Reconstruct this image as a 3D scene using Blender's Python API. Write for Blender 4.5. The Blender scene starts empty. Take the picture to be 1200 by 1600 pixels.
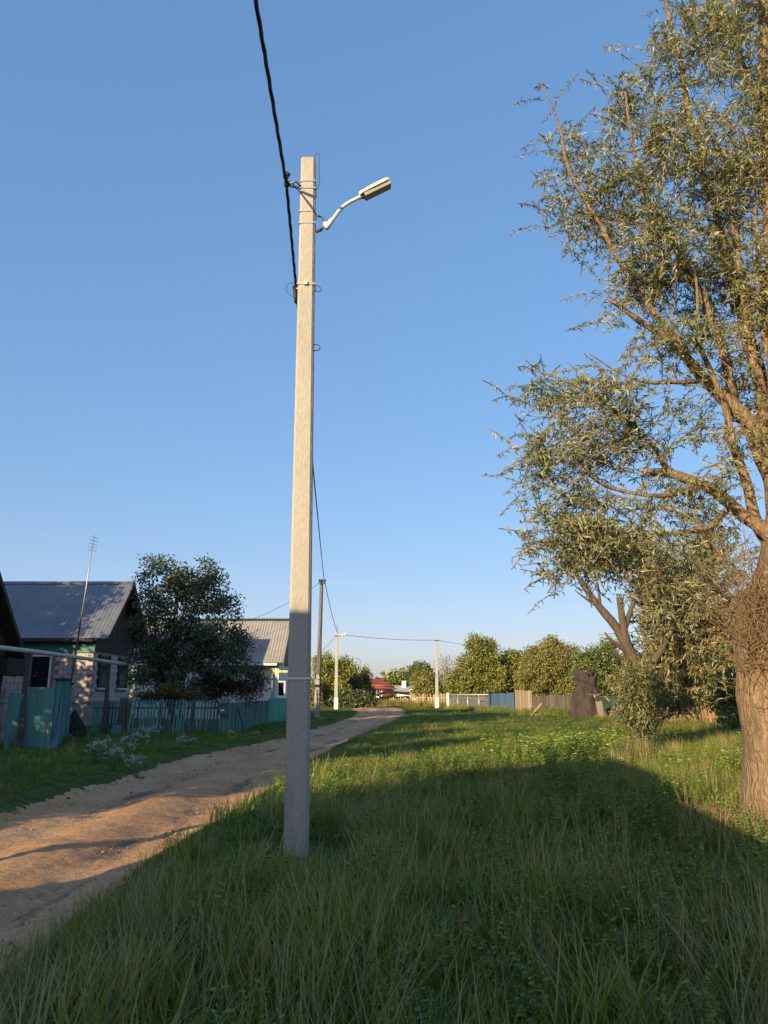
import bpy, math, random
import numpy as np
from mathutils import Vector, Matrix, noise as mnoise
rng = np.random.default_rng(7)
random.seed(7)
R = math.radians
sc = bpy.context.scene
COL = sc.collection

# ------------------------------------------------------------------ camera, sky, sun
PITCH = R(13.3); EYE = 1.5; FPX = 1200.0
cd = bpy.data.cameras.new('camera'); cam = bpy.data.objects.new('camera', cd); COL.objects.link(cam)
cam.location = (0, 0, EYE); cam.rotation_euler = (R(90) + PITCH, 0, 0)
cd.sensor_fit = 'VERTICAL'; cd.sensor_height = 24.0; cd.sensor_width = 18.0; cd.lens = 24.0 * FPX / 1600.0
cd.clip_start = 0.05; cd.clip_end = 3000
sc.camera = cam

SUN_AZ = R(35)      # the light travels forward and 35 degrees towards +X
SUN_EL = R(13)
D2 = Vector((math.sin(SUN_AZ), math.cos(SUN_AZ))); L2 = Vector((math.cos(SUN_AZ), -math.sin(SUN_AZ)))
sun_dir = Vector((D2.x * math.cos(SUN_EL), D2.y * math.cos(SUN_EL), -math.sin(SUN_EL)))
sd = bpy.data.lights.new('sun', 'SUN'); so = bpy.data.objects.new('sun', sd); COL.objects.link(so)
sd.energy = 4.5; sd.angle = R(0.4); sd.color = (1.0, 0.77, 0.44)
so.rotation_euler = sun_dir.to_track_quat('-Z', 'Y').to_euler(); so.location = (-20, -30, 12)

w = bpy.data.worlds.new('World'); sc.world = w; w.use_nodes = True
nt = w.node_tree; bg = nt.nodes['Background']
sky = nt.nodes.new('ShaderNodeTexSky'); sky.sky_type = 'NISHITA'; sky.sun_disc = False
sky.sun_elevation = SUN_EL
sky.sun_rotation = math.atan2(-sun_dir.x, -sun_dir.y)
sky.altitude = 100; sky.air_density = 1.0; sky.dust_density = 1.7; sky.ozone_density = 4.2
gm = nt.nodes.new('ShaderNodeGamma'); gm.inputs[1].default_value = 0.47
hs_ = nt.nodes.new('ShaderNodeHueSaturation'); hs_.inputs['Saturation'].default_value = 1.5; hs_.inputs['Value'].default_value = 1.62
nt.links.new(sky.outputs[0], gm.inputs[0]); nt.links.new(gm.outputs[0], hs_.inputs['Color']); tn = nt.nodes.new('ShaderNodeMix'); tn.data_type = 'RGBA'; tn.blend_type = 'MULTIPLY'; tn.inputs['Factor'].default_value = 1.0; tn.inputs['B'].default_value = (0.99, 0.84, 0.90, 1)
nt.links.new(hs_.outputs[0], tn.inputs['A']); nt.links.new(tn.outputs['Result'], bg.inputs[0]); bg.inputs[1].default_value = 0.15
sc.view_settings.view_transform = 'Standard'; sc.view_settings.look = 'None'
sc.view_settings.exposure = 1.05; sc.view_settings.gamma = 1.0; sc.view_settings.use_curve_mapping = False
sc.cycles.max_bounces = 6; sc.cycles.transparent_max_bounces = 8

# ------------------------------------------------------------------ placing helpers (survey of the place)
cp, sp = math.cos(PITCH), math.sin(PITCH)
def ray(px, py):
    u = (px - 600) / FPX; v = (800 - py) / FPX
    return Vector((u, cp - v * sp, sp + v * cp))
def at(px, py, Y):
    d = ray(px, py); t = Y / d.y
    return Vector((d.x * t, Y, EYE + d.z * t))
def mpp(Y, z=1.5):            # metres per survey pixel at distance Y
    return (Y * cp + (z - EYE) * sp) / FPX

# ------------------------------------------------------------------ ground shape
RY = np.array([-60, 4, 8, 11, 15, 20.7, 25, 28.6, 35, 41, 52, 60, 70, 80, 88, 93, 100.])
RL = np.array([-5.6, -5.4, -5.4, -5.35, -5.2, -4.95, -4.2, -3.7, -3.3, -2.7, -2.0, -2.0, -2.3, -3.3, -6.5, -12, -22.])
RR = np.array([-2.3, -2.25, -2.25, -2.2, -2.02, -1.8, -1.55, -1.3, -.7, 0.05, .95, 1.45, 1.7, 1.7, 1.2, .2, -1.])
def road_edges(y):
    return np.interp(y, RY, RL), np.interp(y, RY, RR)
def smooth(t):
    t = np.clip(t, 0, 1); return t * t * (3 - 2 * t)
def wob(x, y, s, seed=0.0):
    return (np.sin(x * s + 1.3 * np.sin(y * s * .7 + seed) + seed * 2.1) * np.cos(y * s * .83 + 1.7 * np.sin(x * s * .6 + seed * 1.3)))
def road_in(x, y, wobble=True):
    xl, xr = road_edges(y)
    e = (0.09 * wob(x * 0 + y, y, 1.1, 1.0) + .05 * wob(y, y * 1.3, 3.1, 2.0)) if wobble else 0
    return np.minimum(x - (xl + e), (xr + e * 1.2) - x)      # >0 inside the road
def gh(x, y):
    x = np.asarray(x, float); y = np.asarray(y, float)
    near = smooth((120 - np.abs(y)) / 40) * smooth((60 - np.abs(x)) / 20)
    z = .045 * wob(x, y, .55, .3) + .025 * wob(x, y, 1.7, 1.1) + .012 * wob(x, y, 4.3, 2.2)
    z = z * near
    depth = .22 * (1 - smooth((y - 18) / 40)) + .03
    s = road_in(x, y)
    z = z * (1 - .7 * smooth((s + .4) / .6)) - depth * smooth((s + .45) / .75)
    z += .05 * np.exp(-((s + .9) / .8) ** 2) * (x > -4) * (1 - smooth((y - 14) / 30))
    # slight rise towards the fence at +X
    z += .25 * smooth((x - 5.5) / 6) * smooth((y - 14) / 10) * (1 - smooth((y - 45) / 25))
    # little mound with weeds beyond the lawn
    z += .12 * np.exp(-(((x - 3.5) / 2.5) ** 2 + ((y - 15.5) / 1.6) ** 2))
    return z
def g1(x, y): return float(gh(np.array([x]), np.array([y]))[0])
def gnd(px, py):
    z = 0.0
    for _ in range(6):
        d = ray(px, py); t = (z - EYE) / d.z
        p = Vector((d.x * t, d.y * t, z)); z = g1(p.x, p.y)
    return p

# ------------------------------------------------------------------ mesh helpers
class MB:
    def __init__(s): s.v = []; s.f = []
    def add(s, vs, fs):
        n = len(s.v); s.v += [tuple(v) for v in vs]; s.f += [tuple(i + n for i in f) for f in fs]; return s
    def box(s, a, b, M=None, taper=1.0):
        x0, y0, z0 = a; x1, y1, z1 = b
        cx, cy = (x0 + x1) / 2, (y0 + y1) / 2
        vs = [(x0, y0, z0), (x1, y0, z0), (x1, y1, z0), (x0, y1, z0)]
        vs += [(cx + (x - cx) * taper, cy + (y - cy) * taper, z1) for x, y, _ in vs]
        if M is not None: vs = [M @ Vector(v) for v in vs]
        return s.add(vs, [(3, 2, 1, 0), (4, 5, 6, 7), (0, 1, 5, 4), (1, 2, 6, 5), (2, 3, 7, 6), (3, 0, 4, 7)])
    def bar(s, p, q, w, h=None, up=(0, 0, 1)):
        p = Vector(p); q = Vector(q); h = w if h is None else h
        d = (q - p).normalized(); u = Vector(up)
        if abs(d.dot(u)) > .97: u = Vector((0, 1, 0))
        r = d.cross(u).normalized() * w / 2; u2 = r.cross(d).normalized() * h / 2
        vs = [c + a * r + b * u2 for c in (p, q) for a, b in ((-1, -1), (1, -1), (1, 1), (-1, 1))]
        return s.add(vs, [(3, 2, 1, 0), (4, 5, 6, 7), (0, 1, 5, 4), (1, 2, 6, 5), (2, 3, 7, 6), (3, 0, 4, 7)])
    def tube(s, pts, rad, n=8, cap=True, jit=0.0):
        pts = [Vector(p) for p in pts]
        if not hasattr(rad, '__len__'): rad = [rad] * len(pts)
        base = len(s.v); prev = None
        for i, p in enumerate(pts):
            d = (pts[min(i + 1, len(pts) - 1)] - pts[max(i - 1, 0)])
            d = d.normalized() if d.length > 1e-9 else Vector((0, 0, 1))
            if prev is None:
                a = Vector((0, 0, 1)) if abs(d.z) < .9 else Vector((1, 0, 0))
                r = d.cross(a).normalized()
            else:
                r = (prev - d * prev.dot(d)).normalized()
            prev = r; u = d.cross(r)
            for k in range(n):
                t = 2 * math.pi * k / n; rr = rad[i] * (1 + (random.uniform(-jit, jit) if jit else 0))
                s.v.append(tuple(p + (r * math.cos(t) + u * math.sin(t)) * rr))
        for i in range(len(pts) - 1):
            for k in range(n):
                a = base + i * n + k; b = base + i * n + (k + 1) % n
                s.f.append((a, b, b + n, a + n))
        if cap:
            s.f.append(tuple(base + k for k in reversed(range(n))))
            s.f.append(tuple(base + (len(pts) - 1) * n + k for k in range(n)))
        return s
    def prism(s, poly, axis_vec):          # planar polygon extruded along a vector
        n = len(poly); a = Vector(axis_vec)
        vs = [Vector(p) for p in poly] + [Vector(p) + a for p in poly]
        fs = [tuple(reversed(range(n))), tuple(range(n, 2 * n))] + [(i, (i + 1) % n, (i + 1) % n + n, i + n) for i in range(n)]
        return s.add(vs, fs)
    def sheet(s, grid, thick=None):        # grid of rows of points
        r, c = len(grid), len(grid[0])
        vs = [p for row in grid for p in row]
        fs = [(i * c + j, i * c + j + 1, (i + 1) * c + j + 1, (i + 1) * c + j) for i in range(r - 1) for j in range(c - 1)]
        return s.add(vs, fs)
    def mesh(s, name, m, origin=(0, 0, 0), smooth_=False):
        me = bpy.data.meshes.new(name)
        o = Vector(origin)
        me.from_pydata([Vector(v) - o for v in s.v], [], s.f); me.validate()
        if m: me.materials.append(m)
        if smooth_:
            me.polygons.foreach_set('use_smooth', [True] * len(me.polygons))
        me.update(); return me
    def build(s, name, m, parent=None, smooth_=False, fixn=True):
        origin = (0, 0, 0)
        if parent is not None:
            p = parent; origin = Vector((0, 0, 0))
            while p is not None: origin = origin + p.location; p = p.parent
        me = s.mesh(name, m, origin, smooth_)
        if fixn: fix_normals(me)
        ob = bpy.data.objects.new(name, me); COL.objects.link(ob); ob.parent = parent
        return ob
import bmesh
def fix_normals(me):
    bm = bmesh.new(); bm.from_mesh(me); bmesh.ops.recalc_face_normals(bm, faces=bm.faces); bm.to_mesh(me); bm.free()
def bevel_mesh(me, w, seg=1):
    bm = bmesh.new(); bm.from_mesh(me)
    bmesh.ops.bevel(bm, geom=bm.edges[:], offset=w, segments=seg, affect='EDGES', clamp_overlap=True)
    bm.to_mesh(me); bm.free()
def thing(name, label, cat, loc, group=None):
    o = bpy.data.objects.new(name, None); COL.objects.link(o); o.location = loc; o.empty_display_size = .2
    return tag(o, label, cat, group)
def tag(o, label, cat, group=None):
    o['label'] = label; o['category'] = cat
    if group: o['group'] = group
    return o
def kind(o, k): o['kind'] = k; return o
def piece(me, name, parent, loc, rot=(0, 0, 0), scale=None):
    o = bpy.data.objects.new(name, me); COL.objects.link(o); o.parent = parent
    p = parent; off = Vector((0, 0, 0))
    while p is not None: off = off + p.location; p = p.parent
    o.location = Vector(loc) - off; o.rotation_euler = rot
    if scale: o.scale = scale
    return o
def copy_tree(o, parent=None):
    c = o.copy(); COL.objects.link(c); c.parent = parent
    for ch in list(o.children): copy_tree(ch, c)
    return c
def np_mesh(name, V, F, m, tint=None, smooth_=False):
    me = bpy.data.meshes.new(name)
    nv, nf, k = len(V), len(F), F.shape[1]
    me.vertices.add(nv); me.vertices.foreach_set('co', np.ascontiguousarray(V, dtype=np.float32).ravel())
    me.loops.add(nf * k); me.loops.foreach_set('vertex_index', np.ascontiguousarray(F, dtype=np.int32).ravel())
    me.polygons.add(nf); me.polygons.foreach_set('loop_start', np.arange(0, nf * k, k, dtype=np.int32))
    me.polygons.foreach_set('loop_total', np.full(nf, k, dtype=np.int32))
    if smooth_: me.polygons.foreach_set('use_smooth', np.ones(nf, dtype=bool))
    if tint is not None:
        a = me.attributes.new('tint', 'FLOAT', 'POINT'); a.data.foreach_set('value', np.ascontiguousarray(tint, dtype=np.float32))
    me.materials.append(m); me.update(calc_edges=True); return me

# ------------------------------------------------------------------ materials
def _nodes(name):
    m = bpy.data.materials.new(name); m.use_nodes = True
    nt = m.node_tree; b = nt.nodes['Principled BSDF']; return m, nt, b
def mat(name, c1, c2=None, c3=None, scale=6.0, rough=.85, bump=.15, bscale=40.0, metal=0.0, stretch=(1, 1, 1), rnd=.12, detail=6, spec=.3, lo=.35, hi=.65, stain=None, furrow=0.0):
    m, nt, b = _nodes(name); N = nt.nodes.new; L = nt.links.new
    c2 = c2 or tuple(x * .75 for x in c1)
    tc = N('ShaderNodeTexCoord'); oi = N('ShaderNodeObjectInfo')
    mp = N('ShaderNodeMapping'); mp.inputs['Scale'].default_value = stretch
    mul = N('ShaderNodeVectorMath'); mul.operation = 'SCALE'; mul.inputs[0].default_value = (37.1, 17.3, 51.7)
    L(oi.outputs['Random'], mul.inputs['Scale'])
    ad = N('ShaderNodeVectorMath'); ad.operation = 'ADD'
    L(tc.outputs['Object'], mp.inputs[0]); L(mp.outputs[0], ad.inputs[0]); L(mul.outputs[0], ad.inputs[1])
    n1 = N('ShaderNodeTexNoise'); n1.inputs['Scale'].default_value = scale; n1.inputs['Detail'].default_value = detail; n1.inputs['Roughness'].default_value = .62
    L(ad.outputs[0], n1.inputs['Vector'])
    cr = N('ShaderNodeValToRGB'); e = cr.color_ramp.elements
    e[0].position = lo; e[0].color = (*c1, 1); e[1].position = hi; e[1].color = (*c2, 1)
    if c3:
        k = cr.color_ramp.elements.new((lo + hi) / 2); k.color = (*c3, 1)
    L(n1.outputs['Fac'], cr.inputs[0])
    n2 = N('ShaderNodeTexNoise'); n2.inputs['Scale'].default_value = bscale; n2.inputs['Detail'].default_value = 5
    L(ad.outputs[0], n2.inputs['Vector'])
    # fine value variation + per-object variation
    mr = N('ShaderNodeMapRange'); mr.inputs['To Min'].default_value = .72; mr.inputs['To Max'].default_value = 1.22
    L(n2.outputs['Fac'], mr.inputs['Value'])
    mo = N('ShaderNodeMapRange'); mo.inputs['To Min'].default_value = 1 - rnd; mo.inputs['To Max'].default_value = 1 + rnd
    L(oi.outputs['Random'], mo.inputs['Value'])
    mm = N('ShaderNodeMath'); mm.operation = 'MULTIPLY'; L(mr.outputs[0], mm.inputs[0]); L(mo.outputs[0], mm.inputs[1])
    vm = N('ShaderNodeVectorMath'); vm.operation = 'SCALE'; L(cr.outputs[0], vm.inputs[0]); L(mm.outputs[0], vm.inputs['Scale'])
    out = vm.outputs[0]
    if stain:                                   # (colour, scale, threshold): blotches of damp or wear
        n3 = N('ShaderNodeTexNoise'); n3.inputs['Scale'].default_value = stain[1]; n3.inputs['Detail'].default_value = 8; n3.inputs['Roughness'].default_value = .7
        L(ad.outputs[0], n3.inputs['Vector'])
        r3 = N('ShaderNodeValToRGB'); r3.color_ramp.elements[0].position = stain[2]; r3.color_ramp.elements[1].position = stain[2] + .10
        L(n3.outputs['Fac'], r3.inputs[0])
        mx = N('ShaderNodeMix'); mx.data_type = 'RGBA'; L(r3.outputs[0], mx.inputs['Factor']); L(out, mx.inputs['A']); mx.inputs['B'].default_value = (*stain[0], 1)
        out = mx.outputs['Result']
    L(out, b.inputs['Base Color'])
    b.inputs['Roughness'].default_value = rough; b.inputs['Metallic'].default_value = metal
    b.inputs['Specular IOR Level'].default_value = spec
    if furrow:
        mv = N('ShaderNodeMapping'); mv.inputs['Scale'].default_value = (furrow, furrow, furrow * .22)
        dn = N('ShaderNodeTexNoise'); dn.inputs['Scale'].default_value = 3.0; L(tc.outputs['Object'], dn.inputs['Vector'])
        dv = N('ShaderNodeVectorMath'); dv.operation = 'MULTIPLY_ADD'; dv.inputs[1].default_value = (.35, .35, .9); L(dn.outputs['Color'], dv.inputs[0]); L(tc.outputs['Object'], dv.inputs[2])
        vo = N('ShaderNodeTexVoronoi'); vo.feature = 'DISTANCE_TO_EDGE'; vo.inputs['Scale'].default_value = 1.0; L(dv.outputs[0], mv.inputs[0]); L(mv.outputs[0], vo.inputs['Vector'])
        rv = N('ShaderNodeMapRange'); rv.inputs['From Max'].default_value = .24; rv.inputs['To Min'].default_value = .68; L(vo.outputs['Distance'], rv.inputs['Value'])
        v2 = N('ShaderNodeVectorMath'); v2.operation = 'SCALE'; L(out, v2.inputs[0]); L(rv.outputs[0], v2.inputs['Scale']); L(v2.outputs[0], b.inputs['Base Color'])
        hm_ = N('ShaderNodeMath'); hm_.operation = 'MULTIPLY_ADD'; hm_.inputs[1].default_value = 1.3; L(rv.outputs[0], hm_.inputs[0]); L(n2.outputs['Fac'], hm_.inputs[2])
        b1 = N('ShaderNodeBump'); b1.inputs['Strength'].default_value = .9; b1.inputs['Distance'].default_value = .03; L(hm_.outputs[0], b1.inputs['Height']); L(b1.outputs[0], b.inputs['Normal'])
    elif bump:
        bp = N('ShaderNodeBump'); bp.inputs['Strength'].default_value = bump; bp.inputs['Distance'].default_value = .07 if bump >= .8 else .02
        L(n2.outputs['Fac'], bp.inputs['Height']); L(bp.outputs[0], b.inputs['Normal'])
    return m
def leaf_mat(name, cols, trans=.35, gloss=.06, rnd=.15, patch=0.0, pscale=.7):
    m = bpy.data.materials.new(name); m.use_nodes = True; nt = m.node_tree; nt.nodes.clear(); N = nt.nodes.new; L = nt.links.new
    at_ = N('ShaderNodeAttribute'); at_.attribute_name = 'tint'; oi = N('ShaderNodeObjectInfo')
    cr = N('ShaderNodeValToRGB'); cr.color_ramp.interpolation = 'LINEAR'
    e = cr.color_ramp.elements; e[0].color = (*cols[0], 1); e[1].color = (*cols[-1], 1)
    for i, c in enumerate(cols[1:-1]):
        k = e.new((i + 1) / (len(cols) - 1)); k.color = (*c, 1)
    a1 = N('ShaderNodeMath'); a1.operation = 'MULTIPLY_ADD'; a1.inputs[1].default_value = rnd * 2; a1.inputs[2].default_value = -rnd
    L(oi.outputs['Random'], a1.inputs[0])
    a2 = N('ShaderNodeMath'); a2.operation = 'ADD'; a2.use_clamp = True; L(at_.outputs['Fac'], a2.inputs[0]); L(a1.outputs[0], a2.inputs[1])
    src = a2.outputs[0]
    if patch:
        ge = N('ShaderNodeNewGeometry'); no = N('ShaderNodeTexNoise'); no.inputs['Scale'].default_value = pscale; no.inputs['Detail'].default_value = 4; L(ge.outputs['Position'], no.inputs['Vector'])
        pm = N('ShaderNodeMath'); pm.operation = 'MULTIPLY_ADD'; pm.inputs[1].default_value = patch; pm.inputs[2].default_value = -patch * .5; L(no.outputs['Fac'], pm.inputs[0])
        a3 = N('ShaderNodeMath'); a3.operation = 'ADD'; a3.use_clamp = True; L(src, a3.inputs[0]); L(pm.outputs[0], a3.inputs[1]); src = a3.outputs[0]
    L(src, cr.inputs[0])
    d = N('ShaderNodeBsdfDiffuse'); t = N('ShaderNodeBsdfTranslucent'); g = N('ShaderNodeBsdfGlossy'); g.inputs['Roughness'].default_value = .45
    hs = N('ShaderNodeHueSaturation'); hs.inputs['Saturation'].default_value = 1.15; hs.inputs['Value'].default_value = 1.1
    L(cr.outputs[0], hs.inputs['Color']); L(cr.outputs[0], d.inputs[0]); L(hs.outputs[0], t.inputs[0])
    m1 = N('ShaderNodeMixShader'); m1.inputs[0].default_value = trans; L(d.outputs[0], m1.inputs[1]); L(t.outputs[0], m1.inputs[2])
    m2 = N('ShaderNodeMixShader'); m2.inputs[0].default_value = gloss; L(m1.outputs[0], m2.inputs[1]); L(g.outputs[0], m2.inputs[2])
    o = N('ShaderNodeOutputMaterial'); L(m2.outputs[0], o.inputs[0]); return m

M = {}
M['concrete'] = mat('concrete', (.345, .328, .295), (.295, .282, .257), scale=2.2, bump=.3, bscale=55, rough=.92, stain=((.205, .198, .187), 1.3, .53), stretch=(1, 1, .35), rnd=.02)
M['concrete_old'] = mat('concrete_old', (.36, .345, .32), (.29, .28, .26), scale=3, bump=.2, bscale=50, rough=.92)
M['whitewash'] = mat('whitewash', (.66, .66, .64), (.5, .5, .48), scale=5, bump=.1)
M['metal_white'] = mat('metal_white', (.62, .62, .60), (.55, .55, .53), scale=6, bump=.03, rough=.5, spec=.4)
M['lamp_grey'] = mat('lamp_grey', (.50, .49, .46), (.44, .43, .41), scale=8, bump=.03, rough=.5, spec=.4)
M['lens'] = mat('lamp_lens', (.33, .33, .32), (.28, .28, .27), scale=10, bump=.02, rough=.3, spec=.5)
M['zinc'] = mat('zinc', (.42, .43, .44), (.33, .34, .35), scale=9, bump=.05, rough=.45, metal=.6)
M['cable'] = mat('cable_black', (.012, .012, .016), (.02, .02, .024), scale=20, bump=.02, rough=.55)
M['iron'] = mat('dark_iron', (.05, .05, .055), (.085, .07, .06), scale=10, bump=.1, rough=.7)
M['rust'] = mat('rusty_rod', (.10, .065, .045), (.06, .045, .04), scale=14, bump=.1)
M['pole_wood'] = mat('weathered_pole', (.17, .165, .16), (.105, .10, .10), scale=5, stretch=(6, 6, .4), bump=.3, bscale=25)
M['dark_wood'] = mat('dark_timber', (.055, .042, .034), (.035, .028, .024), scale=5, stretch=(4, 4, .6), bump=.3, bscale=25)
M['grey_wood'] = mat('grey_timber', (.28, .22, .17), (.19, .15, .12), scale=5, stretch=(8, 8, .5), bump=.35, bscale=30, rnd=.22)
M['dim_wood'] = mat('dim_shade_timber', (.12, .10, .082), (.075, .064, .053), scale=5, stretch=(8, 8, .5), bump=.35, bscale=30, rnd=.25)  # dim grey timber, also used as shade colour on fence boards
M['brown_wood'] = mat('brown_timber', (.30, .19, .12), (.20, .125, .08), scale=5, stretch=(8, 8, .5), bump=.35, bscale=30, rnd=.22)
M['pale_wood'] = mat('pale_timber', (.48, .37, .24), (.36, .27, .17), scale=5, stretch=(8, 8, .5), bump=.3, bscale=30, rnd=.25)
M['teal'] = mat('turquoise_paint', (.085, .225, .20), (.105, .195, .185), (.09, .245, .215), scale=3, stretch=(5, 5, .5), bump=.2, bscale=25, rough=.75, rnd=.18, stain=((.12, .13, .125), 5, .63))
M['teal_pale'] = mat('faded_turquoise', (.15, .27, .30), (.11, .20, .23), scale=4, stretch=(5, 5, .5), bump=.2, bscale=25, rnd=.1)
M['teal_green'] = mat('green_sheet_paint', (.045, .30, .20), (.04, .26, .18), scale=1.5, bump=.04, rough=.5, rnd=.05)
M['teal_dark'] = mat('dark_turquoise', (.06, .13, .122), (.065, .105, .105), scale=3, stretch=(5, 5, .5), bump=.2, bscale=25, rnd=.2)
M['block'] = mat('pale_block', (.46, .42, .40), (.38, .345, .33), scale=4, bump=.25, bscale=35, rnd=.13)
M['mortar'] = mat('mortar', (.26, .235, .22), (.2, .185, .17), scale=10, bump=.2)
M['roof_zinc'] = mat('roof_zinc', (.20, .215, .245), (.155, .165, .19), scale=1.1, bump=.05, rough=.42, metal=.35, spec=.5, rnd=.02)
M['roof_slate'] = mat('roof_slate', (.29, .28, .265), (.235, .225, .215), scale=1.6, bump=.15, rough=.9, rnd=.02)
M['green_trim'] = mat('green_trim', (.03, .065, .045), (.028, .05, .036), scale=5, bump=.05, rough=.6)
M['red_roof'] = mat('red_roof', (.26, .055, .05), (.20, .045, .045), scale=2, bump=.1, rough=.6)
M['rose_roof'] = mat('faded_red_roof', (.46, .27, .26), (.40, .23, .22), scale=2, bump=.1, rough=.6)
M['red_wall'] = mat('red_log_wall', (.36, .13, .07), (.27, .095, .055), scale=4, stretch=(.6, .6, 6), bump=.3)
M['white_wall'] = mat('white_wall', (.74, .73, .70), (.66, .65, .62), scale=3, bump=.08)
M['cream'] = mat('cream_wall', (.66, .60, .46), (.58, .52, .40), scale=3, bump=.08)
M['white_frame'] = mat('white_frame', (.70, .70, .70), (.62, .62, .62), scale=6, bump=.03, rough=.55)
M['blue_sheet'] = mat('blue_sheet', (.055, .115, .20), (.06, .105, .17), scale=2, bump=.05, rough=.55, rnd=.15)
M['yellow_pipe'] = mat('gas_pipe_paint', (.48, .45, .34), (.38, .36, .28), scale=6, bump=.06, rough=.6)
M['bright_pipe'] = mat('bright_pipe_paint', (.62, .60, .22), (.52, .5, .2), scale=6, bump=.04, rough=.6)
M['black'] = mat('black_tarp', (.012, .012, .014), (.02, .02, .022), scale=6, bump=.3, bscale=10)
M['bark'] = mat('willow_bark', (.30, .21, .13), (.20, .14, .085), scale=4, stretch=(2.6, 2.6, .5), bump=1.0, bscale=30, lo=.36, hi=.66, furrow=14, rnd=.03)
M['bark_dark'] = mat('dark_bark', (.12, .095, .07), (.07, .055, .045), scale=4, stretch=(3, 3, .6), bump=.8, bscale=14)
M['bark_twig'] = mat('twig_bark', (.24, .155, .095), (.14, .09, .055), scale=5, bump=.2)
M['stump'] = mat('stump_bark', (.075, .056, .048), (.035, .027, .024), scale=2.5, stretch=(3, 3, .8), bump=1.0, bscale=7)
M['path'] = mat('pale_earth', (.40, .36, .29), (.32, .29, .23), scale=3, bump=.2)
m, nt_, b = _nodes('window_glass'); b.inputs['Base Color'].default_value = (.012, .014, .018, 1); b.inputs['Roughness'].default_value = .08; b.inputs['Specular IOR Level'].default_value = .6; M['glass'] = m
M['leaf_willow'] = leaf_mat('willow_leaf', [(.09, .12, .042), (.17, .20, .08), (.25, .27, .125), (.36, .375, .24)], trans=.4, gloss=.05)
M['leaf_willow_b'] = leaf_mat('willow_leaf_pale', [(.10, .12, .035), (.20, .20, .07), (.29, .27, .11), (.38, .35, .20)], trans=.3, gloss=.08)
M['leaf_shade'] = leaf_mat('dull_willow_leaf', [(.06, .08, .025), (.115, .125, .04), (.17, .165, .06), (.23, .215, .09)], trans=.3)
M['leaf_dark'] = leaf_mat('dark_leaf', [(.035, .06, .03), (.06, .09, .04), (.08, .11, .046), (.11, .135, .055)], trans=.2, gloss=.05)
M['leaf_far'] = leaf_mat('lit_far_leaf', [(.10, .13, .025), (.18, .205, .038), (.24, .245, .05), (.30, .28, .08)], trans=.3)
M['leaf_olive'] = leaf_mat('olive_far_leaf', [(.10, .115, .028), (.17, .175, .04), (.23, .215, .055), (.28, .245, .07)], trans=.3)
M['leaf_mid'] = leaf_mat('green_far_leaf', [(.055, .09, .024), (.10, .145, .034), (.15, .185, .045), (.20, .215, .06)], trans=.3)
M['leaf_bare'] = leaf_mat('sparse_leaf', [(.16, .13, .10), (.22, .18, .14), (.26, .22, .17)], trans=.3)
M['leaf_shrub'] = leaf_mat('brown_shrub_leaf', [(.03, .03, .016), (.05, .045, .02), (.08, .065, .03)], trans=.2)
M['grass'] = leaf_mat('grass_blade', [(.05, .11, .010), (.092, .18, .015), (.145, .225, .023), (.225, .255, .038), (.35, .30, .12)], trans=.42, gloss=.05, rnd=.12, patch=.65)
M['weed'] = leaf_mat('weed_leaf', [(.05, .115, .015), (.09, .18, .022), (.14, .22, .03), (.22, .255, .045)], trans=.3, gloss=.06, rnd=.12)
M['dry'] = leaf_mat('dry_stalk', [(.20, .14, .065), (.32, .25, .12), (.42, .34, .19)], trans=.25, gloss=.03)
M['white_petal'] = leaf_mat('white_petal', [(.42, .42, .36), (.55, .55, .50)], trans=.3, gloss=0.0)
M['yellow_petal'] = leaf_mat('yellow_petal', [(.20, .12, .02), (.28, .17, .025)], trans=.3, gloss=0.0)
# ------------------------------------------------------------------ ground, road, paths
def ground_mat():
    m, nt, b = _nodes('ground_turf'); N = nt.nodes.new; L = nt.links.new
    tc = N('ShaderNodeTexCoord')
    n1 = N('ShaderNodeTexNoise'); n1.inputs['Scale'].default_value = .35; n1.inputs['Detail'].default_value = 8
    n2 = N('ShaderNodeTexNoise'); n2.inputs['Scale'].default_value = 9; n2.inputs['Detail'].default_value = 8
    L(tc.outputs['Object'], n1.inputs['Vector']); L(tc.outputs['Object'], n2.inputs['Vector'])
    ad = N('ShaderNodeMath'); ad.operation = 'MULTIPLY_ADD'; ad.inputs[1].default_value = .5; L(n1.outputs['Fac'], ad.inputs[0])
    h = N('ShaderNodeMath'); h.operation = 'MULTIPLY'; h.inputs[1].default_value = .5; L(n2.outputs['Fac'], h.inputs[0]); L(h.outputs[0], ad.inputs[2])
    cr = N('ShaderNodeValToRGB'); e = cr.color_ramp.elements
    e[0].position = .36; e[0].color = (.030, .052, .016, 1); e[1].position = .66; e[1].color = (.105, .115, .035, 1)
    k = e.new(.5); k.color = (.055, .085, .022, 1)
    L(ad.outputs[0], cr.inputs[0]); L(cr.outputs[0], b.inputs['Base Color']); b.inputs['Roughness'].default_value = .95; b.inputs['Specular IOR Level'].default_value = .1
    bp = N('ShaderNodeBump'); bp.inputs['Strength'].default_value = .6; bp.inputs['Distance'].default_value = .05; L(n2.outputs['Fac'], bp.inputs['Height']); L(bp.outputs[0], b.inputs['Normal'])
    return m
def graded(lo, hi, step, out_lo, out_hi, g=1.22):
    a = list(np.arange(lo, hi + 1e-6, step)); s = step
    while a[-1] < out_hi: s *= g; a.append(a[-1] + s)
    s = step
    while a[0] > out_lo: s *= g; a.insert(0, a[0] - s)
    return np.array(a)
gx = graded(-7, 3, .11, -900, 900, 1.13); gy = np.concatenate([graded(3, 32, .12, -300, 32)[:-1], graded(32, 62, .3, 32, 1600)])
gy = np.unique(np.round(gy, 4))
X, Y = np.meshgrid(gx, gy)
Z = gh(X, Y) - .15 * smooth((road_in(X, Y, False) - .05) / .35)
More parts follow.
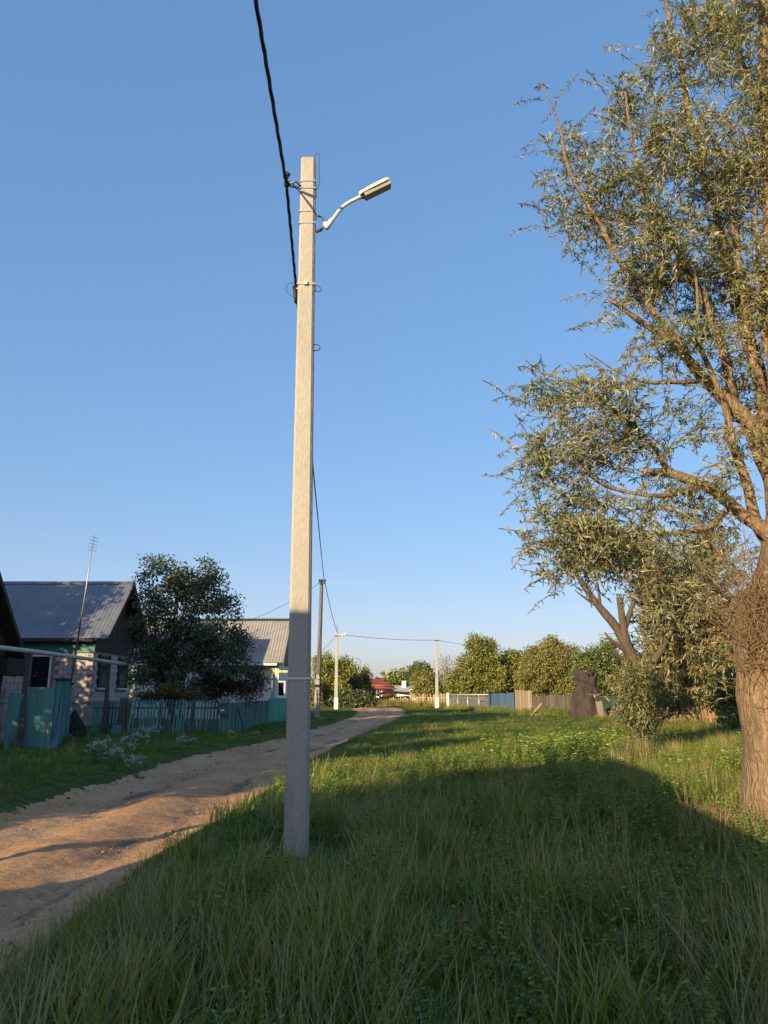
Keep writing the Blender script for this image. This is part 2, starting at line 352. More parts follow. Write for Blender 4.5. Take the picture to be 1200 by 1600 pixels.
V = np.stack([X, Y, Z], -1).reshape(-1, 3); nx = len(gx)
I = (np.arange(len(gy) - 1)[:, None] * nx + np.arange(nx - 1)[None, :]).ravel()
F = np.stack([I, I + 1, I + nx + 1, I + nx], 1)
o = bpy.data.objects.new('ground', np_mesh('ground', V, F, ground_mat(), smooth_=True)); COL.objects.link(o); kind(o, 'structure')

def road_mat():
    m, nt, b = _nodes('dirt_road'); N = nt.nodes.new; L = nt.links.new
    tc = N('ShaderNodeTexCoord'); mp = N('ShaderNodeMapping'); mp.inputs['Scale'].default_value = (1, .35, 1)
    L(tc.outputs['Object'], mp.inputs[0])
    def noise(s, src, d=8, r=.6):
        n = N('ShaderNodeTexNoise'); n.inputs['Scale'].default_value = s; n.inputs['Detail'].default_value = d; n.inputs['Roughness'].default_value = r; L(src, n.inputs['Vector']); return n.outputs['Fac']
    a = noise(.9, mp.outputs[0]); f = noise(14, tc.outputs['Object'], 8, .7); p = noise(1.5, mp.outputs[0], 6, .65)
    cr = N('ShaderNodeValToRGB'); e = cr.color_ramp.elements
    e[0].position = .36; e[0].color = (.43, .235, .115, 1); e[1].position = .66; e[1].color = (.56, .36, .20, 1)
    L(a, cr.inputs[0])
    mr = N('ShaderNodeMapRange'); mr.inputs['From Min'].default_value = .3; mr.inputs['From Max'].default_value = .7; mr.inputs['To Min'].default_value = .66; mr.inputs['To Max'].default_value = 1.22; L(f, mr.inputs['Value'])
    f2 = noise(70, tc.outputs['Object'], 4, .7); mr2 = N('ShaderNodeMapRange'); mr2.inputs['From Min'].default_value = .3; mr2.inputs['From Max'].default_value = .7; mr2.inputs['To Min'].default_value = .75; mr2.inputs['To Max'].default_value = 1.2; L(f2, mr2.inputs['Value'])
    mq = N('ShaderNodeMath'); mq.operation = 'MULTIPLY'; L(mr.outputs[0], mq.inputs[0]); L(mr2.outputs[0], mq.inputs[1])
    vs = N('ShaderNodeVectorMath'); vs.operation = 'SCALE'; L(cr.outputs[0], vs.inputs[0]); L(mq.outputs[0], vs.inputs['Scale'])
    # damp blackish patches lying in the ruts
    at_ = N('ShaderNodeAttribute'); at_.attribute_name = 'tint'
    mu = N('ShaderNodeMath'); mu.operation = 'MULTIPLY_ADD'; mu.inputs[1].default_value = .22; L(at_.outputs['Fac'], mu.inputs[0]); L(p, mu.inputs[2])
    r3 = N('ShaderNodeValToRGB'); r3.color_ramp.elements[0].position = .72; r3.color_ramp.elements[1].position = .80; L(mu.outputs[0], r3.inputs[0])
    mx = N('ShaderNodeMix'); mx.data_type = 'RGBA'; L(r3.outputs[0], mx.inputs['Factor']); L(vs.outputs[0], mx.inputs['A']); mx.inputs['B'].default_value = (.17, .125, .09, 1)
    L(mx.outputs['Result'], b.inputs['Base Color']); b.inputs['Roughness'].default_value = .95; b.inputs['Specular IOR Level'].default_value = .15
    bp = N('ShaderNodeBump'); bp.inputs['Strength'].default_value = .6; bp.inputs['Distance'].default_value = .04; L(f, bp.inputs['Height']); L(bp.outputs[0], b.inputs['Normal'])
    return m
ys = np.concatenate([np.arange(-30, 2, .8), np.arange(2, 26, .09), np.arange(26, 50, .2), np.arange(50, 100, .6)])
nu = 44
u = np.linspace(0, 1, nu)
xl, xr = road_edges(ys)
e = .09 * wob(ys * 0 + ys, ys, 1.1, 1.0) + .05 * wob(ys, ys * 1.3, 3.1, 2.0)
XL = xl + e - .3; XR = xr + e * 1.2 + .3
X = XL[:, None] + (XR - XL)[:, None] * u[None, :]; Y = np.repeat(ys[:, None], nu, 1)
Z = gh(X, Y)
uu = (u[None, :] * np.ones_like(Y))
rut = np.exp(-((uu - .30 - .03 * np.sin(Y * .21)) / .085) ** 2) + np.exp(-((uu - .70 - .04 * np.sin(Y * .17 + 1)) / .085) ** 2)
Z = Z - .05 * rut + .007 * wob(X, Y, 5.1, .4) + .006 * wob(X, Y, 11, 3.4) + .004 * wob(X, Y, 23, 1.4) + .007 * rng.standard_normal(X.shape) * (Y < 26)
Z += .045 * np.exp(-((uu - .52) / .1) ** 2)
edge = np.minimum(uu, 1 - uu) * (XR - XL)[:, None]
Z = Z + .012 - .10 * (1 - smooth(edge / .25))
V = np.stack([X, Y, Z], -1).reshape(-1, 3)
I = (np.arange(len(ys) - 1)[:, None] * nu + np.arange(nu - 1)[None, :]).ravel()
F = np.stack([I, I + 1, I + nu + 1, I + nu], 1)
o = bpy.data.objects.new('road', np_mesh('road', V, F, road_mat(), tint=np.clip(rut, 0, 1).ravel(), smooth_=True)); COL.objects.link(o); kind(o, 'structure')
def strip(name, pts, wd, m):
    rows = []
    for i, (x, y) in enumerate(pts):
        a = Vector(pts[max(i - 1, 0)]); b_ = Vector(pts[min(i + 1, len(pts) - 1)]); d = (b_ - a).normalized(); n = Vector((-d.y, d.x))
        ww = wd * (1 + .3 * math.sin(i * 1.7))
        rows.append([(x + n.x * ww * t, y + n.y * ww * t, g1(x + n.x * ww * t, y + n.y * ww * t) + .014) for t in (-1, -.5, 0, .5, 1)])
    return kind(MB().sheet(rows).build(name, m, fixn=False), 'structure')
strip('footpath', [(1.5 + .8 * i, 70 + .75 * i + .5 * math.sin(i * .6)) for i in range(20)], .45, M['path'])
strip('footpath', [(-14 + 1.2 * i, 88 - .10 * i + .25 * math.sin(i)) for i in range(12)], .6, M['path'])
# pebbles lying on the road
mb = MB()
for i in range(2600):
    y = 4 + 22 * random.random() ** 1.3; xl_, xr_ = road_edges(y); x = random.uniform(xl_ + .1, xr_ - .05)
    s = random.uniform(.005, .016) * (2.4 if random.random() < .06 else 1); z = g1(x, y) - .02
    c = Vector((x, y, z + s * .5)); vs = [c + Vector((a * s * random.uniform(.7, 1.4), b_ * s * random.uniform(.7, 1.4), d * s * random.uniform(.5, .9))) for a, b_, d in ((1, 0, 0), (0, 1, 0), (-1, 0, 0), (0, -1, 0), (0, 0, 1), (0, 0, -1))]
    mb.add(vs, [(0, 1, 4), (1, 2, 4), (2, 3, 4), (3, 0, 4), (1, 0, 5), (2, 1, 5), (3, 2, 5), (0, 3, 5)])
o = mb.build('pebbles', mat('pebble', (.34, .28, .22), (.2, .17, .14), scale=8)); kind(o, 'stuff')

# ------------------------------------------------------------------ lamp posts and wires
def curve_pts(pts, n=8):
    """Catmull-Rom through points"""
    P = [Vector(p) for p in pts]; P = [2 * P[0] - P[1]] + P + [2 * P[-1] - P[-2]]; out = []
    for i in range(1, len(P) - 2):
        for k in range(n):
            t = k / n; a, b_, c, d = P[i - 1:i + 3]
            out.append(.5 * ((2 * b_) + (c - a) * t + (2 * a - 5 * b_ + 4 * c - d) * t * t + (3 * b_ - a - 3 * c + d) * t ** 3))
    out.append(P[-2]); return out
PB = gnd(463, 1335)                                # foot of the main post
POST_H = at(483, 252, PB.y).z - PB.z; WB_, WT_ = .232, .166
def lean(z): return Vector((PB.x - .052 * z / POST_H, PB.y, 0))
mp_ = thing('lamp_post', 'tall pale concrete street lamp post standing in grass beside the dirt road', 'lamp post', PB, 'concrete street lamp posts')
def post_shaft(base, H, bw, tw, bd, td, lx=0.0, ch=.022):
    rows = []
    n = 14
    for i in range(n + 1):
        t = i / n; z = -.5 + (H + .5) * t; w_ = bw + (tw - bw) * max(z, 0) / H; d_ = bd + (td - bd) * max(z, 0) / H
        a, c = w_ / 2, d_ / 2; k = ch; ox = lx * max(z, 0) / H; back = .97           # back face a bit narrower, as cast
        rows.append([(base.x + ox + x, base.y + y, base.z + z) for x, y in ((-a + k, -c), (a - k, -c), (a, -c + k), (a * back, c - k), (a * back - k, c), (-a * back + k, c), (-a * back, c - k), (-a, -c + k))])
    mb = MB(); nn = 8
    vs = [p for r in rows for p in r]
    fs = [(i * nn + j, i * nn + (j + 1) % nn, (i + 1) * nn + (j + 1) % nn, (i + 1) * nn + j) for i in range(n) for j in range(nn)]
    fs += [tuple(reversed(range(nn))), tuple(range(n * nn, n * nn + nn))]
    return mb.add(vs, fs)
sh = post_shaft(PB, POST_H, WB_, WT_, .19, .15, -.052).build('shaft', M['concrete'], mp_)
def PZ(py, px=480): p = at(px, py, PB.y); return p.z
def half(z): return (WB_ + (WT_ - WB_) * z / POST_H) / 2, (.19 + (.15 - .19) * z / POST_H) / 2
def band(z, hgt, m, off=.004, name='band'):
    a, c = half(z - PB.z); l = lean(z - PB.z); b_ = MB(); t = .004
    x0, x1, y0, y1 = l.x - a - off, l.x + a + off, l.y - c - off, l.y + c + off
    for p, q in (((x0, y0 - t, z), (x1, y0, z + hgt)), ((x0, y1, z), (x1, y1 + t, z + hgt)), ((x0 - t, y0 - t, z), (x0, y1 + t, z + hgt)), ((x1, y0 - t, z), (x1 + t, y1 + t, z + hgt))):
        b_.box(p, q)
    return b_.build(name, m, mp_)
band(PZ(1062), .022, M['metal_white'], name='strap')
band(PZ(301), .014, M['zinc'], name='steel_band'); band(PZ(290), .012, M['zinc'], name='steel_band')
band(PZ(337), .014, M['zinc'], name='steel_band'); band(PZ(355), .014, M['zinc'], name='steel_band')
bz = PZ(450); band(bz, .016, M['zinc'], name='steel_band')
l = lean(bz); a, c = half(bz)
MB().box((l.x - .02, l.y - c - .03, bz - .012), (l.x + .02, l.y - c - .009, bz + .032)).build('band_buckle', M['zinc'], mp_)
# lamp bracket: clamp ring, elbow, bent arm, luminaire
YB = PB.y - .03
def A(px, py, dy=0): return at(px, py, YB + dy)
ring = [A(495, 337), A(503, 340), A(507, 349), A(504, 357), A(496, 361)]
MB().tube(curve_pts(ring, 6), .010, 8).build('clamp_hoop', M['iron'], mp_, True)
MB().tube([A(494, 362), A(503, 358)], .020, 8).build('clamp_jaw', M['iron'], mp_, True)
MB().tube([A(494, 336), A(501, 339)], .012, 8).build('clamp_jaw', M['iron'], mp_, True)
MB().bar(A(505, 350), A(511, 351), .03, .05).build('clamp_plate', M['metal_white'], mp_)
arm = MB().tube(curve_pts([A(510, 355), A(522, 340), A(532, 327), A(543, 318), A(556, 311), A(568, 305)], 6), .021, 12).build('lamp_arm', M['metal_white'], mp_, True)
MB().tube([A(509, 356.5), A(519, 344)], .031, 12).build('arm_socket', M['metal_white'], mp_, True)
p, q = A(562, 306.5), A(609.5, 283.5)
d = (q - p).normalized(); side = Vector((0, 1, 0)); up = side.cross(d) * -1
if up.z < 0: up = -up
Lh = (q - p).length
def lp(a, s, u_): return p + d * (a * Lh) + side * s + up * u_
prof = [(0.0, .045, .022), (.06, .062, .03), (.5, .072, .036), (.9, .072, .038), (.97, .06, .034), (1.0, .045, .028)]
rows = [[lp(a, s * wd, u_) for s, u_ in ((-1, -.012), (-1, .012 + h * .3), (-.75, h), (.75, h), (1, .012 + h * .3), (1, -.012))] for a, wd, h in prof]
hd = MB().sheet(rows); n0 = len(prof)
hd.f += [tuple(range(6)), tuple(reversed(range((n0 - 1) * 6, n0 * 6)))] + [(i * 6 + 5, i * 6, (i + 1) * 6, (i + 1) * 6 + 5) for i in range(n0 - 1)]
head = hd.build('lamp_head', M['lamp_grey'], mp_)
MB().prism([lp(.10, -.055, -.0125), lp(.98, -.055, -.0125), lp(.96, -.045, -.052), lp(.14, -.045, -.052)], side * .11).build('lens', M['lens'], head)
for k in range(5):
    MB().prism([lp(.3 + k * .12, -.05, .037), lp(.32 + k * .12, -.05, .037), lp(.32 + k * .12, -.05, .044), lp(.3 + k * .12, -.05, .044)], side * .1).build('cooling_fin', M['lamp_grey'], head)
MB().tube(curve_pts([A(492, 252), A(491.5, 245), A(495, 239), A(499, 243), A(499, 262), A(499, 285), A(494, 296), A(480, 297), A(470, 297)], 6), .0045, 6).build('earth_wire', M['iron'], mp_, True)
MB().tube(curve_pts([A(490, 538), A(497, 539), A(500, 543), A(497, 547), A(490, 548)], 5), .0065, 6).build('lifting_loop', M['iron'], mp_, True)
MB().tube(curve_pts([A(492, 446), A(499, 448), A(502, 452), A(498, 456), A(493, 453)], 5), .0045, 6).build('tie_wire', M['iron'], mp_, True)
MB().tube(curve_pts([A(461, 441), A(450, 444), A(447, 452), A(452, 460), A(462, 466)], 5), .004, 6).build('tie_wire', M['iron'], mp_, True)
MB().tube(curve_pts([A(470, 291), A(462, 284, -.1), A(452, 288, -.1)], 5), .013, 8).tube([A(470, 294), A(453, 291, -.1)], .013, 8).build('hook', M['zinc'], mp_, True)
MB().tube(curve_pts([A(453, 282, -.1), A(462, 293, -.08), A(472, 305, -.16), A(483, 320, -.16), A(494, 334, -.08)], 6), .006, 6).build('lamp_lead', M['cable'], mp_, True)
MB().tube([A(447, 270, -.1), A(452, 274, -.1)], .022, 8).tube([A(443, 276, -.1), A(450, 279, -.1)], .02, 8).tube([A(444, 288, -.1), A(452, 287, -.1)], .032, 10).build('cable_clamp', M['cable'], mp_, True)
MB().tube([A(460, 447), A(463, 473)], .022, 8).build('tension_clamp', M['cable'], mp_, True)
MB().tube([A(472, 451), A(459, 451)], .010, 8).build('clamp_hook', M['zinc'], mp_, True)

def sag_pts(p, q, sag, n):
    p = Vector(p); q = Vector(q)
    return [p.lerp(q, i / n) - Vector((0, 0, 4 * sag * (i / n) * (1 - i / n))) for i in range(n + 1)]
def bundle(name, label, p, q, sag, rad, strands, pitch, n):
    base = sag_pts(p, q, sag, n); d = (Vector(q) - Vector(p)).normalized()
    r = d.cross(Vector((0, 0, 1))).normalized(); u_ = r.cross(d)
    t = thing(name, label, 'cable', Vector(p), 'overhead power cables'); Lt = (Vector(q) - Vector(p)).length
    for k in range(strands):
        pts = []
        for i, b_ in enumerate(base):
            an = 2 * math.pi * (k / strands + Lt * i / n / pitch); pts.append(b_ + (r * math.cos(an) + u_ * math.sin(an)) * rad)
        MB().tube(pts, rad * 1.02, 5).build('strand', M['cable'], t, True)
    return t
hookp = A(447.5, 287, -.1)
P2 = gnd(495, 1124); P2.y = 49; P2.x = at(496, 1118, 49).x; P2.z = g1(P2.x, P2.y)
top2 = at(502.5, 905, 49); lead2 = at(507, 912, 49)
bundle('power_cable', 'thick twisted black cable rising over the lamp post and leaving the picture top', at(427, 20, 5.5) + Vector((.6, -39, .9)), hookp, .45, .011, 3, .9, 260)
bundle('power_cable', 'black twisted cable running away from the lamp post to the grey wooden pole', hookp, lead2, .12, .011, 3, .9, 260)

# second pole: weathered wood on a concrete stub
t = thing('utility_pole', 'dark weathered wooden pole on a pale concrete stub beside the verge', 'utility pole', P2)
b0 = P2.copy(); b0.x = at(495, 1118, 49).x
topp = top2.copy()
mid = at(498, 1040, 49)
MB().tube([b0 + Vector((.02, .12, .25)), mid + Vector((0, .1, 0)), topp + Vector((0, .1, 0))], [.155, .14, .115], 12).build('shaft', M['pole_wood'], t, True)
sb = at(496, 1054, 49)
MB().prism([b0 + Vector((-.17, -.16, -.3)), b0 + Vector((.17, -.16, -.3)), sb + Vector((.14, -.16, 0)), sb + Vector((-.14, -.16, 0))], (0, .16, 0)).build('concrete_stub', M['concrete_old'], t)
for py in (1085, 1092, 1062):
    c = at(497, py, 49); MB().tube([c + Vector((.19 * math.cos(k * .7), .19 * math.sin(k * .7), 0)) for k in range(10)], .022, 5).build('wire_binding', M['iron'], t, True)
MB().tube(curve_pts([at(503.5, 925, 48.8), at(501, 985, 48.8), at(497, 1030, 48.75), at(498, 1052, 48.75), at(502.5, 1065, 48.75), at(502, 1088, 48.75), at(498, 1094, 48.75)], 6), .02, 6).build('down_cable', M['cable'], t, True)
MB().bar(at(497.5, 911, 48.85), at(509, 911, 48.85), .07, .07).build('crossarm', M['iron'], t)
for px in (499, 503, 508):
    c = at(px, 909, 48.85); MB().tube([c, c + Vector((0, 0, .08)), c + Vector((0, 0, .16))], [.05, .06, .03], 8).build('insulator', M['cable'], t, True)
c = at(504, 962, 48.85); MB().bar(c, c + Vector((.2, 0, 0)), .05).build('bracket', M['zinc'], t)

def far_lamp_post(px, pyb, pyt, Yd, name, label, lamp=True):
    b_ = at(px, pyb, Yd); b_.z = g1(b_.x, Yd); tp = at(px + (1.5 if px < 600 else 0), pyt, Yd); H = tp.z - b_.z
    t = thing(name, label, 'lamp post', b_, 'concrete street lamp posts')
    post_shaft(b_, H, .36, .24, .22, .17, tp.x - b_.x).build('shaft', M['concrete_old'], t)
    s = MB().box((b_.x - .20, b_.y - .135, b_.z - .1), (b_.x + .20, b_.y + .135, b_.z + 1.1)).build('whitewashed_foot', M['whitewash'], t)
    if lamp:
        MB().tube(curve_pts([at(px + 3, pyt + 4, Yd - .15), at(px + 6, pyt + 3, Yd - .3), at(px + 9, pyt + 4, Yd - .4)], 5), .045, 8).build('lamp_arm', M['metal_white'], t, True)
        p_, q_ = at(px + 8, pyt + 5, Yd - .4), at(px + 17, pyt + 1.5, Yd - .5)
        hd = MB().bar(p_, q_, .22, .12).build('lamp_head', M['metal_white'], t); dn = Vector((0, 0, -.075))
        MB().bar(p_.lerp(q_, .15) + dn, p_.lerp(q_, .9) + dn, .16, .04).build('lens', M['lens'], hd)
        MB().tube([tp, tp + Vector((.02, 0, .75))], .025, 6).build('top_rod', M['iron'], t, True)
    c = tp - Vector((0, 0, .35)); MB().bar(c + Vector((-.25, -.12, 0)), c + Vector((.45, -.12, 0)), .06).build('bracket', M['iron'], t)
    return tp
t3 = far_lamp_post(525, 1107, 988, 78, 'lamp_post', 'distant white-footed lamp post at the road bend before golden green trees')
t4 = far_lamp_post(682.5, 1104, 996, 84, 'lamp_post', 'distant bare concrete post before pale picket fence and mesh fence', lamp=False)
def wire(p, q, sag, r, label, n=40):
    o = MB().tube(sag_pts(p, q, sag, n), r, 5).build('overhead_wire', M['cable'], None, True); return tag(o, label, 'wire', 'thin overhead wires')
wire(lead2 + Vector((.05, 0, 0)), t3 + Vector((.1, -.1, -.1)), .35, .022, 'wire dropping from the dark wooden pole to the distant lamp post')
wire(t3 + Vector((.2, -.1, -.2)), t4 + Vector((0, -.1, -.3)), .18, .022, 'sagging wire strung between the two distant pale posts')
wire(t4 + Vector((0, -.1, -.3)), at(930, 1024, 70), .3, .02, 'wire running from the bare distant post into the tree tops')
wire(at(500, 911, 49), at(372, 975, 46.8), .25, .012, 'thin service wire falling from the wooden pole to the grey roof')
wire(t3 + Vector((-.1, -.1, -.4)), at(470, 1042, 62), .2, .014, 'thin service wire falling from the distant lamp post past the wooden pole')
# ------------------------------------------------------------------ house with zinc roof (block walls, gable towards the road)
HX, HY = -13.75, 37.0        # corner post nearest the road
zg = g1(HX, HY)
hb = thing('block_house', 'small pale block house with grey metal roof and turquoise frieze behind turquoise fences', 'house', (HX, HY, zg))
WH = 3.95; W5 = 5.6
MB().box((HX - 11, HY, zg - .3), (HX, HY + W5, zg + WH)).build('wall', M['mortar'], hb)
MB().box((HX - 11.06, HY - .06, zg - .3), (HX + .06, HY + W5 + .06, zg + 1.05)).build('plinth', mat('plinth_block', (.30, .275, .26), (.24, .22, .21), scale=4, bump=.25), hb)
MB().box((HX - 11.12, HY - .12, zg + 1.05), (HX + .12, HY + W5 + .12, zg + 1.14)).build('plinth_cap', M['concrete_old'], hb)
bm_ = MB().box((-.19, -.035, 0), (.19, .012, .187)).mesh('block', M['block'])
bevel_mesh(bm_, .006)
win = (at(46, 1050, HY).x - .05, at(80, 1050, HY).x + .05, at(60, 1077, HY).z - .05, at(60, 1023, HY).z + .05)
z = zg + 1.145; row = 0
while z < zg + 3.3:
    x = HX - .19 - (.2 if row % 2 else 0)
    while x > HX - 6.3:
        if not (x + .19 > win[0] and x - .19 < win[1] and z + .19 > win[2] and z < win[3]):
            piece(bm_, 'block', hb, (x + random.uniform(-.004, .004), HY - .012 + random.uniform(-.006, .004), z))
        x -= .4
    z += .2; row += 1
gb = MB(); z = zg + 1.145; row = 0
gw = [(HY + .75, HY + 2.0), (HY + 3.5, HY + 4.75)]
while z < zg + 3.3:
    y = HY + .2 + (.2 if row % 2 else 0)
    while y < HY + W5 - .1:
        if not any(y + .19 > a_ and y - .19 < c_ and zg + 1.7 < z + .19 and z < zg + 3.3 for a_, c_ in gw):
            gb.box((HX - .01, y - .19, z), (HX + .03 + random.uniform(-.005, .006), y + .19, z + .187))
        y += .4
    z += .2; row += 1
kind(gb.build('blockwork', M['block'], hb), 'stuff')
# windows
def window(parent, x0, x1, z0, z1, y, m=M['white_frame'], fw=.09, mull=True, flip=False):
    f = MB()
    f.box((x0, y - .07, z0), (x0 + fw, y + .03, z1)).box((x1 - fw, y - .07, z0), (x1, y + .03, z1)).box((x0 + fw, y - .068, z0), (x1 - fw, y + .03, z0 + fw)).box((x0 + fw, y - .068, z1 - fw), (x1 - fw, y + .03, z1))
    wf = f.build('window', m, parent)
    MB().box((x0 + fw, y - .02, z0 + fw), (x1 - fw, y + .0, z1 - fw)).build('pane', M['glass'], wf)
    if mull: xm = x0 + (x1 - x0) * .62; MB().box((xm - .02, y - .05, z0 + fw), (xm + .02, y - .0205, z1 - fw)).build('mullion', m, wf)
    MB().box((x0 - .06, y - .16, z0 - .05), (x1 + .06, y + .02, z0 - .003)).build('sill', m, wf)
    return wf
wn = window(hb, win[0] + .05, win[1] - .05, win[2] + .05, win[3] - .05, HY, mull=False)
for a_, c_ in gw:                               # gable windows with dark shutters
    f = MB().box((HX, a_ + .1, zg + 1.75), (HX + .07, c_ - .1, zg + 3.25)).build('window', M['dark_wood'], hb)
    MB().box((HX + .0705, a_ + .22, zg + 1.87), (HX + .078, c_ - .22, zg + 3.13)).build('pane', M['glass'], f)
    MB().box((HX + .02, a_ - .12, zg + 1.75), (HX + .10, a_ + .095, zg + 3.3)).build('shutter', M['dark_wood'], f)
    MB().box((HX + .02, c_ - .095, zg + 1.75), (HX + .10, c_ + .12, zg + 3.3)).build('shutter', M['dark_wood'], f)
    MB().box((HX + .02, a_ - .15, zg + 1.66), (HX + .16, c_ + .15, zg + 1.745)).build('sill', M['white_frame'], f)
MB().box((HX - 11, HY - .09, zg + 3.36), (HX + .05, HY - .001, zg + 3.98)).build('frieze', M['teal'], hb)
MB().box((HX + .001, HY - .05, zg + 3.46), (HX + .09, HY + W5, zg + 3.98)).build('gable_frieze', M['dark_wood'], hb)
EZ, RZ = zg + 4.02, zg + 7.12; yr = HY + W5 / 2; ov = .45
EY0, EY1 = HY - .5, HY + W5 + .5; X0, X1 = HX - 11.4, HX + .75
def corr_sheet(p00, p10, p01, p11, waves, amp, nrow=2, per=6):
    """corrugated sheet: p00->p10 across the waves, p00->p01 along them"""
    p00, p10, p01, p11 = map(Vector, (p00, p10, p01, p11)); nrm = (p10 - p00).cross(p01 - p00).normalized()
    if nrm.z < 0: nrm = -nrm
    n = waves * per; rows = []
    for j in range(nrow):
        t = j / (nrow - 1)
        rows.append([p00.lerp(p01, t).lerp(p10.lerp(p11, t), i / n) + nrm * amp * math.sin(2 * math.pi * i / per) for i in range(n + 1)])
    return MB().sheet(rows)
rf = MB().prism([(X0, EY0 + .02, EZ - .05), (X0, yr, RZ - .09), (X0, EY1 - .02, EZ - .05), (X0, EY1 - .1, EZ - .12), (X0, yr, RZ - .22), (X0, EY0 + .1, EZ - .12)], (X1 - X0, 0, 0)).build('roof', M['dark_wood'], hb)
corr_sheet((X0, EY0, EZ - .01), (X1, EY0, EZ - .01), (X0, yr, RZ), (X1, yr, RZ), 66, .011, 3).build('roof_sheeting', M['roof_zinc'], rf, True)
corr_sheet((X0, EY1, EZ - .01), (X1, EY1, EZ - .01), (X0, yr, RZ), (X1, yr, RZ), 66, .011, 3).build('roof_sheeting', M['roof_zinc'], rf, True)
MB().prism([(X0, yr - .16, RZ - .1), (X0, yr, RZ + .05), (X0, yr + .16, RZ - .1)], (X1 - X0 + .02, 0, 0)).build('ridge_cap', M['roof_zinc'], rf)
for s, e_ in ((EY0, 'a'), (EY1, 'b')):
    MB().prism([(X1 + .001, s, EZ - .02), (X1 + .001, yr, RZ - .01), (X1 + .001, yr, RZ - .22), (X1 + .001, s, EZ - .2)], (.03, 0, 0)).build('bargeboard', M['dark_wood'], rf)
MB().box((X0, EY0 - .03, EZ - .17), (X1, EY0 - .002, EZ - .03)).build('fascia', M['dark_wood'], rf)
# boarded gable
nb = 18
for i in range(nb):
    ya = HY + W5 * i / nb; yb = HY + W5 * (i + 1) / nb - .012; ym = (ya + yb) / 2
    top = RZ - .26 - abs(ym - yr) * (RZ - EZ) / (W5 / 2 + .5)
    if top > zg + 4.05: MB().box((HX + .0 + .012 * (i % 2), ya, zg + 3.985), (HX + .055 + .012 * (i % 2), yb, top)).build('gable_board', M['dark_wood'], hb)

# antenna mast in front of the house
ab = at(109, 1078, 35.0); atp = at(147, 836, 35.0); ab.z = max(ab.z, 0)
an = thing('antenna_mast', 'tall thin leaning antenna mast standing before the grey metal roof', 'antenna', (ab.x, ab.y, g1(ab.x, ab.y)))
lo_ = at(103.5, 1112, 35); MB().tube([lo_ - (atp - lo_) * .1, ab, at(124, 984, 35)], [.05, .045, .042], 7).build('mast_foot', M['rust'], an, True)
MB().tube([at(124, 984, 35), at(136, 910, 35), atp], [.032, .026, .02], 7).build('mast', M['zinc'], an, True)
for i in range(5):
    c = at(143.6 + i * .8, 860 - i * 5.0, 35); MB().tube([c + Vector((-.06, -.4, -.02)), c + Vector((-.06 + .13, .4, .02))], .010, 5).build('aerial_rod', M['zinc'], an, True)
MB().tube([at(131, 940, 35) + Vector((.05, 0, 0)), at(127.5, 985, 35) + Vector((.12, 0, 0))], .008, 4).build('guy_wire', M['iron'], an, True)

# dark timber house at the picture edge: gable and deep eave
gxA = -13.25; ya0, ya1, yrA = 21.0, 27.2, 24.2; lg = g1(gxA, 24)
lh = thing('timber_house', 'dark brown timber house with steep gable cut by the picture edge beside turquoise fence', 'house', (gxA - 2, 24.2, lg))
MB().box((gxA - 7, ya0, lg - .3), (gxA, ya1, lg + 2.75)).build('wall', M['dark_wood'], lh)
for i in range(13):
    MB().box((gxA + .001, ya0 - .02, lg + .2 + i * .19), (gxA + .03 + .012 * (i % 2), ya1 + .02, lg + .2 + i * .19 + .182)).build('board', M['dark_wood'], lh)
ezA, rzA = 2.85, 6.5; xo = gxA + .5
prof_ = [(ya0 - .5, ezA), (yrA, rzA), (ya1 + .5, ezA), (ya1 + .45, ezA - .16), (yrA, rzA - .2), (ya0 - .45, ezA - .16)]
rf = MB().prism([(gxA - 7.5, y_, z_) for y_, z_ in prof_], (xo - gxA + 7.5, 0, 0)).build('roof', M['dark_wood'], lh)
for i in range(16):
    y0_ = ya0 + (ya1 - ya0) * i / 16; y1_ = y0_ + (ya1 - ya0) / 16 - .012; tp_ = rzA - .25 - abs((y0_ + y1_) / 2 - yrA) * (rzA - ezA) / 3.6
    if tp_ > lg + 2.8: MB().box((gxA + .002, y0_, lg + 2.76), (gxA + .04 + .01 * (i % 2), y1_, tp_)).build('gable_board', M['dark_wood'], lh)
for y_ in (ya0 - .5, ya1 + .5):
    MB().prism([(xo + .001, y_, ezA + .01), (xo + .001, yrA, rzA + .01), (xo + .001, yrA, rzA - .22), (xo + .001, y_, ezA - .2)], (.03, 0, 0)).build('bargeboard', M['dark_wood'], rf)
MB().prism([(gxA + .05, ya1 - .9, 2.1), (gxA + .05, ya1 + .55, 2.1), (gxA + .05, ya1 + .5, 2.68), (gxA + .05, ya1 - .9, 2.68)], (.55, 0, 0)).build('eave_return', M['dark_wood'], lh)
MB().bar((gxA + .3, ya1 + .3, 2.1), (gxA + .05, ya1 + .05, 1.3), .09).build('strut', M['grey_wood'], lh)
# block stub wall between house and fence
pw = at(8, 1090, 24.0); pe = at(33, 1090, 24.0); zt = at(20, 1058, 24.0).z
sw = thing('block_pier', 'pale block pier beside dark timber house behind turquoise boards', 'pier', (pw.x, 24.0, g1(pw.x, 24)))
MB().box((pw.x + .01, 24.01, g1(pw.x, 24) - .2), (pe.x - .01, 24.29, zt)).build('core', M['mortar'], sw)
z = g1(pw.x, 24); row = 0
while z < zt:
    x = pw.x + (.0 if row % 2 else -.12)
    while x < pe.x - .05:
        xa, xb = max(x, pw.x), min(x + .235, pe.x)
        if xb - xa > .06: MB().box((xa, 23.985, z), (xb - .012, 24.0, z + .188)).build('block', M['block'], sw)
        x += .247
    z += .2; row += 1

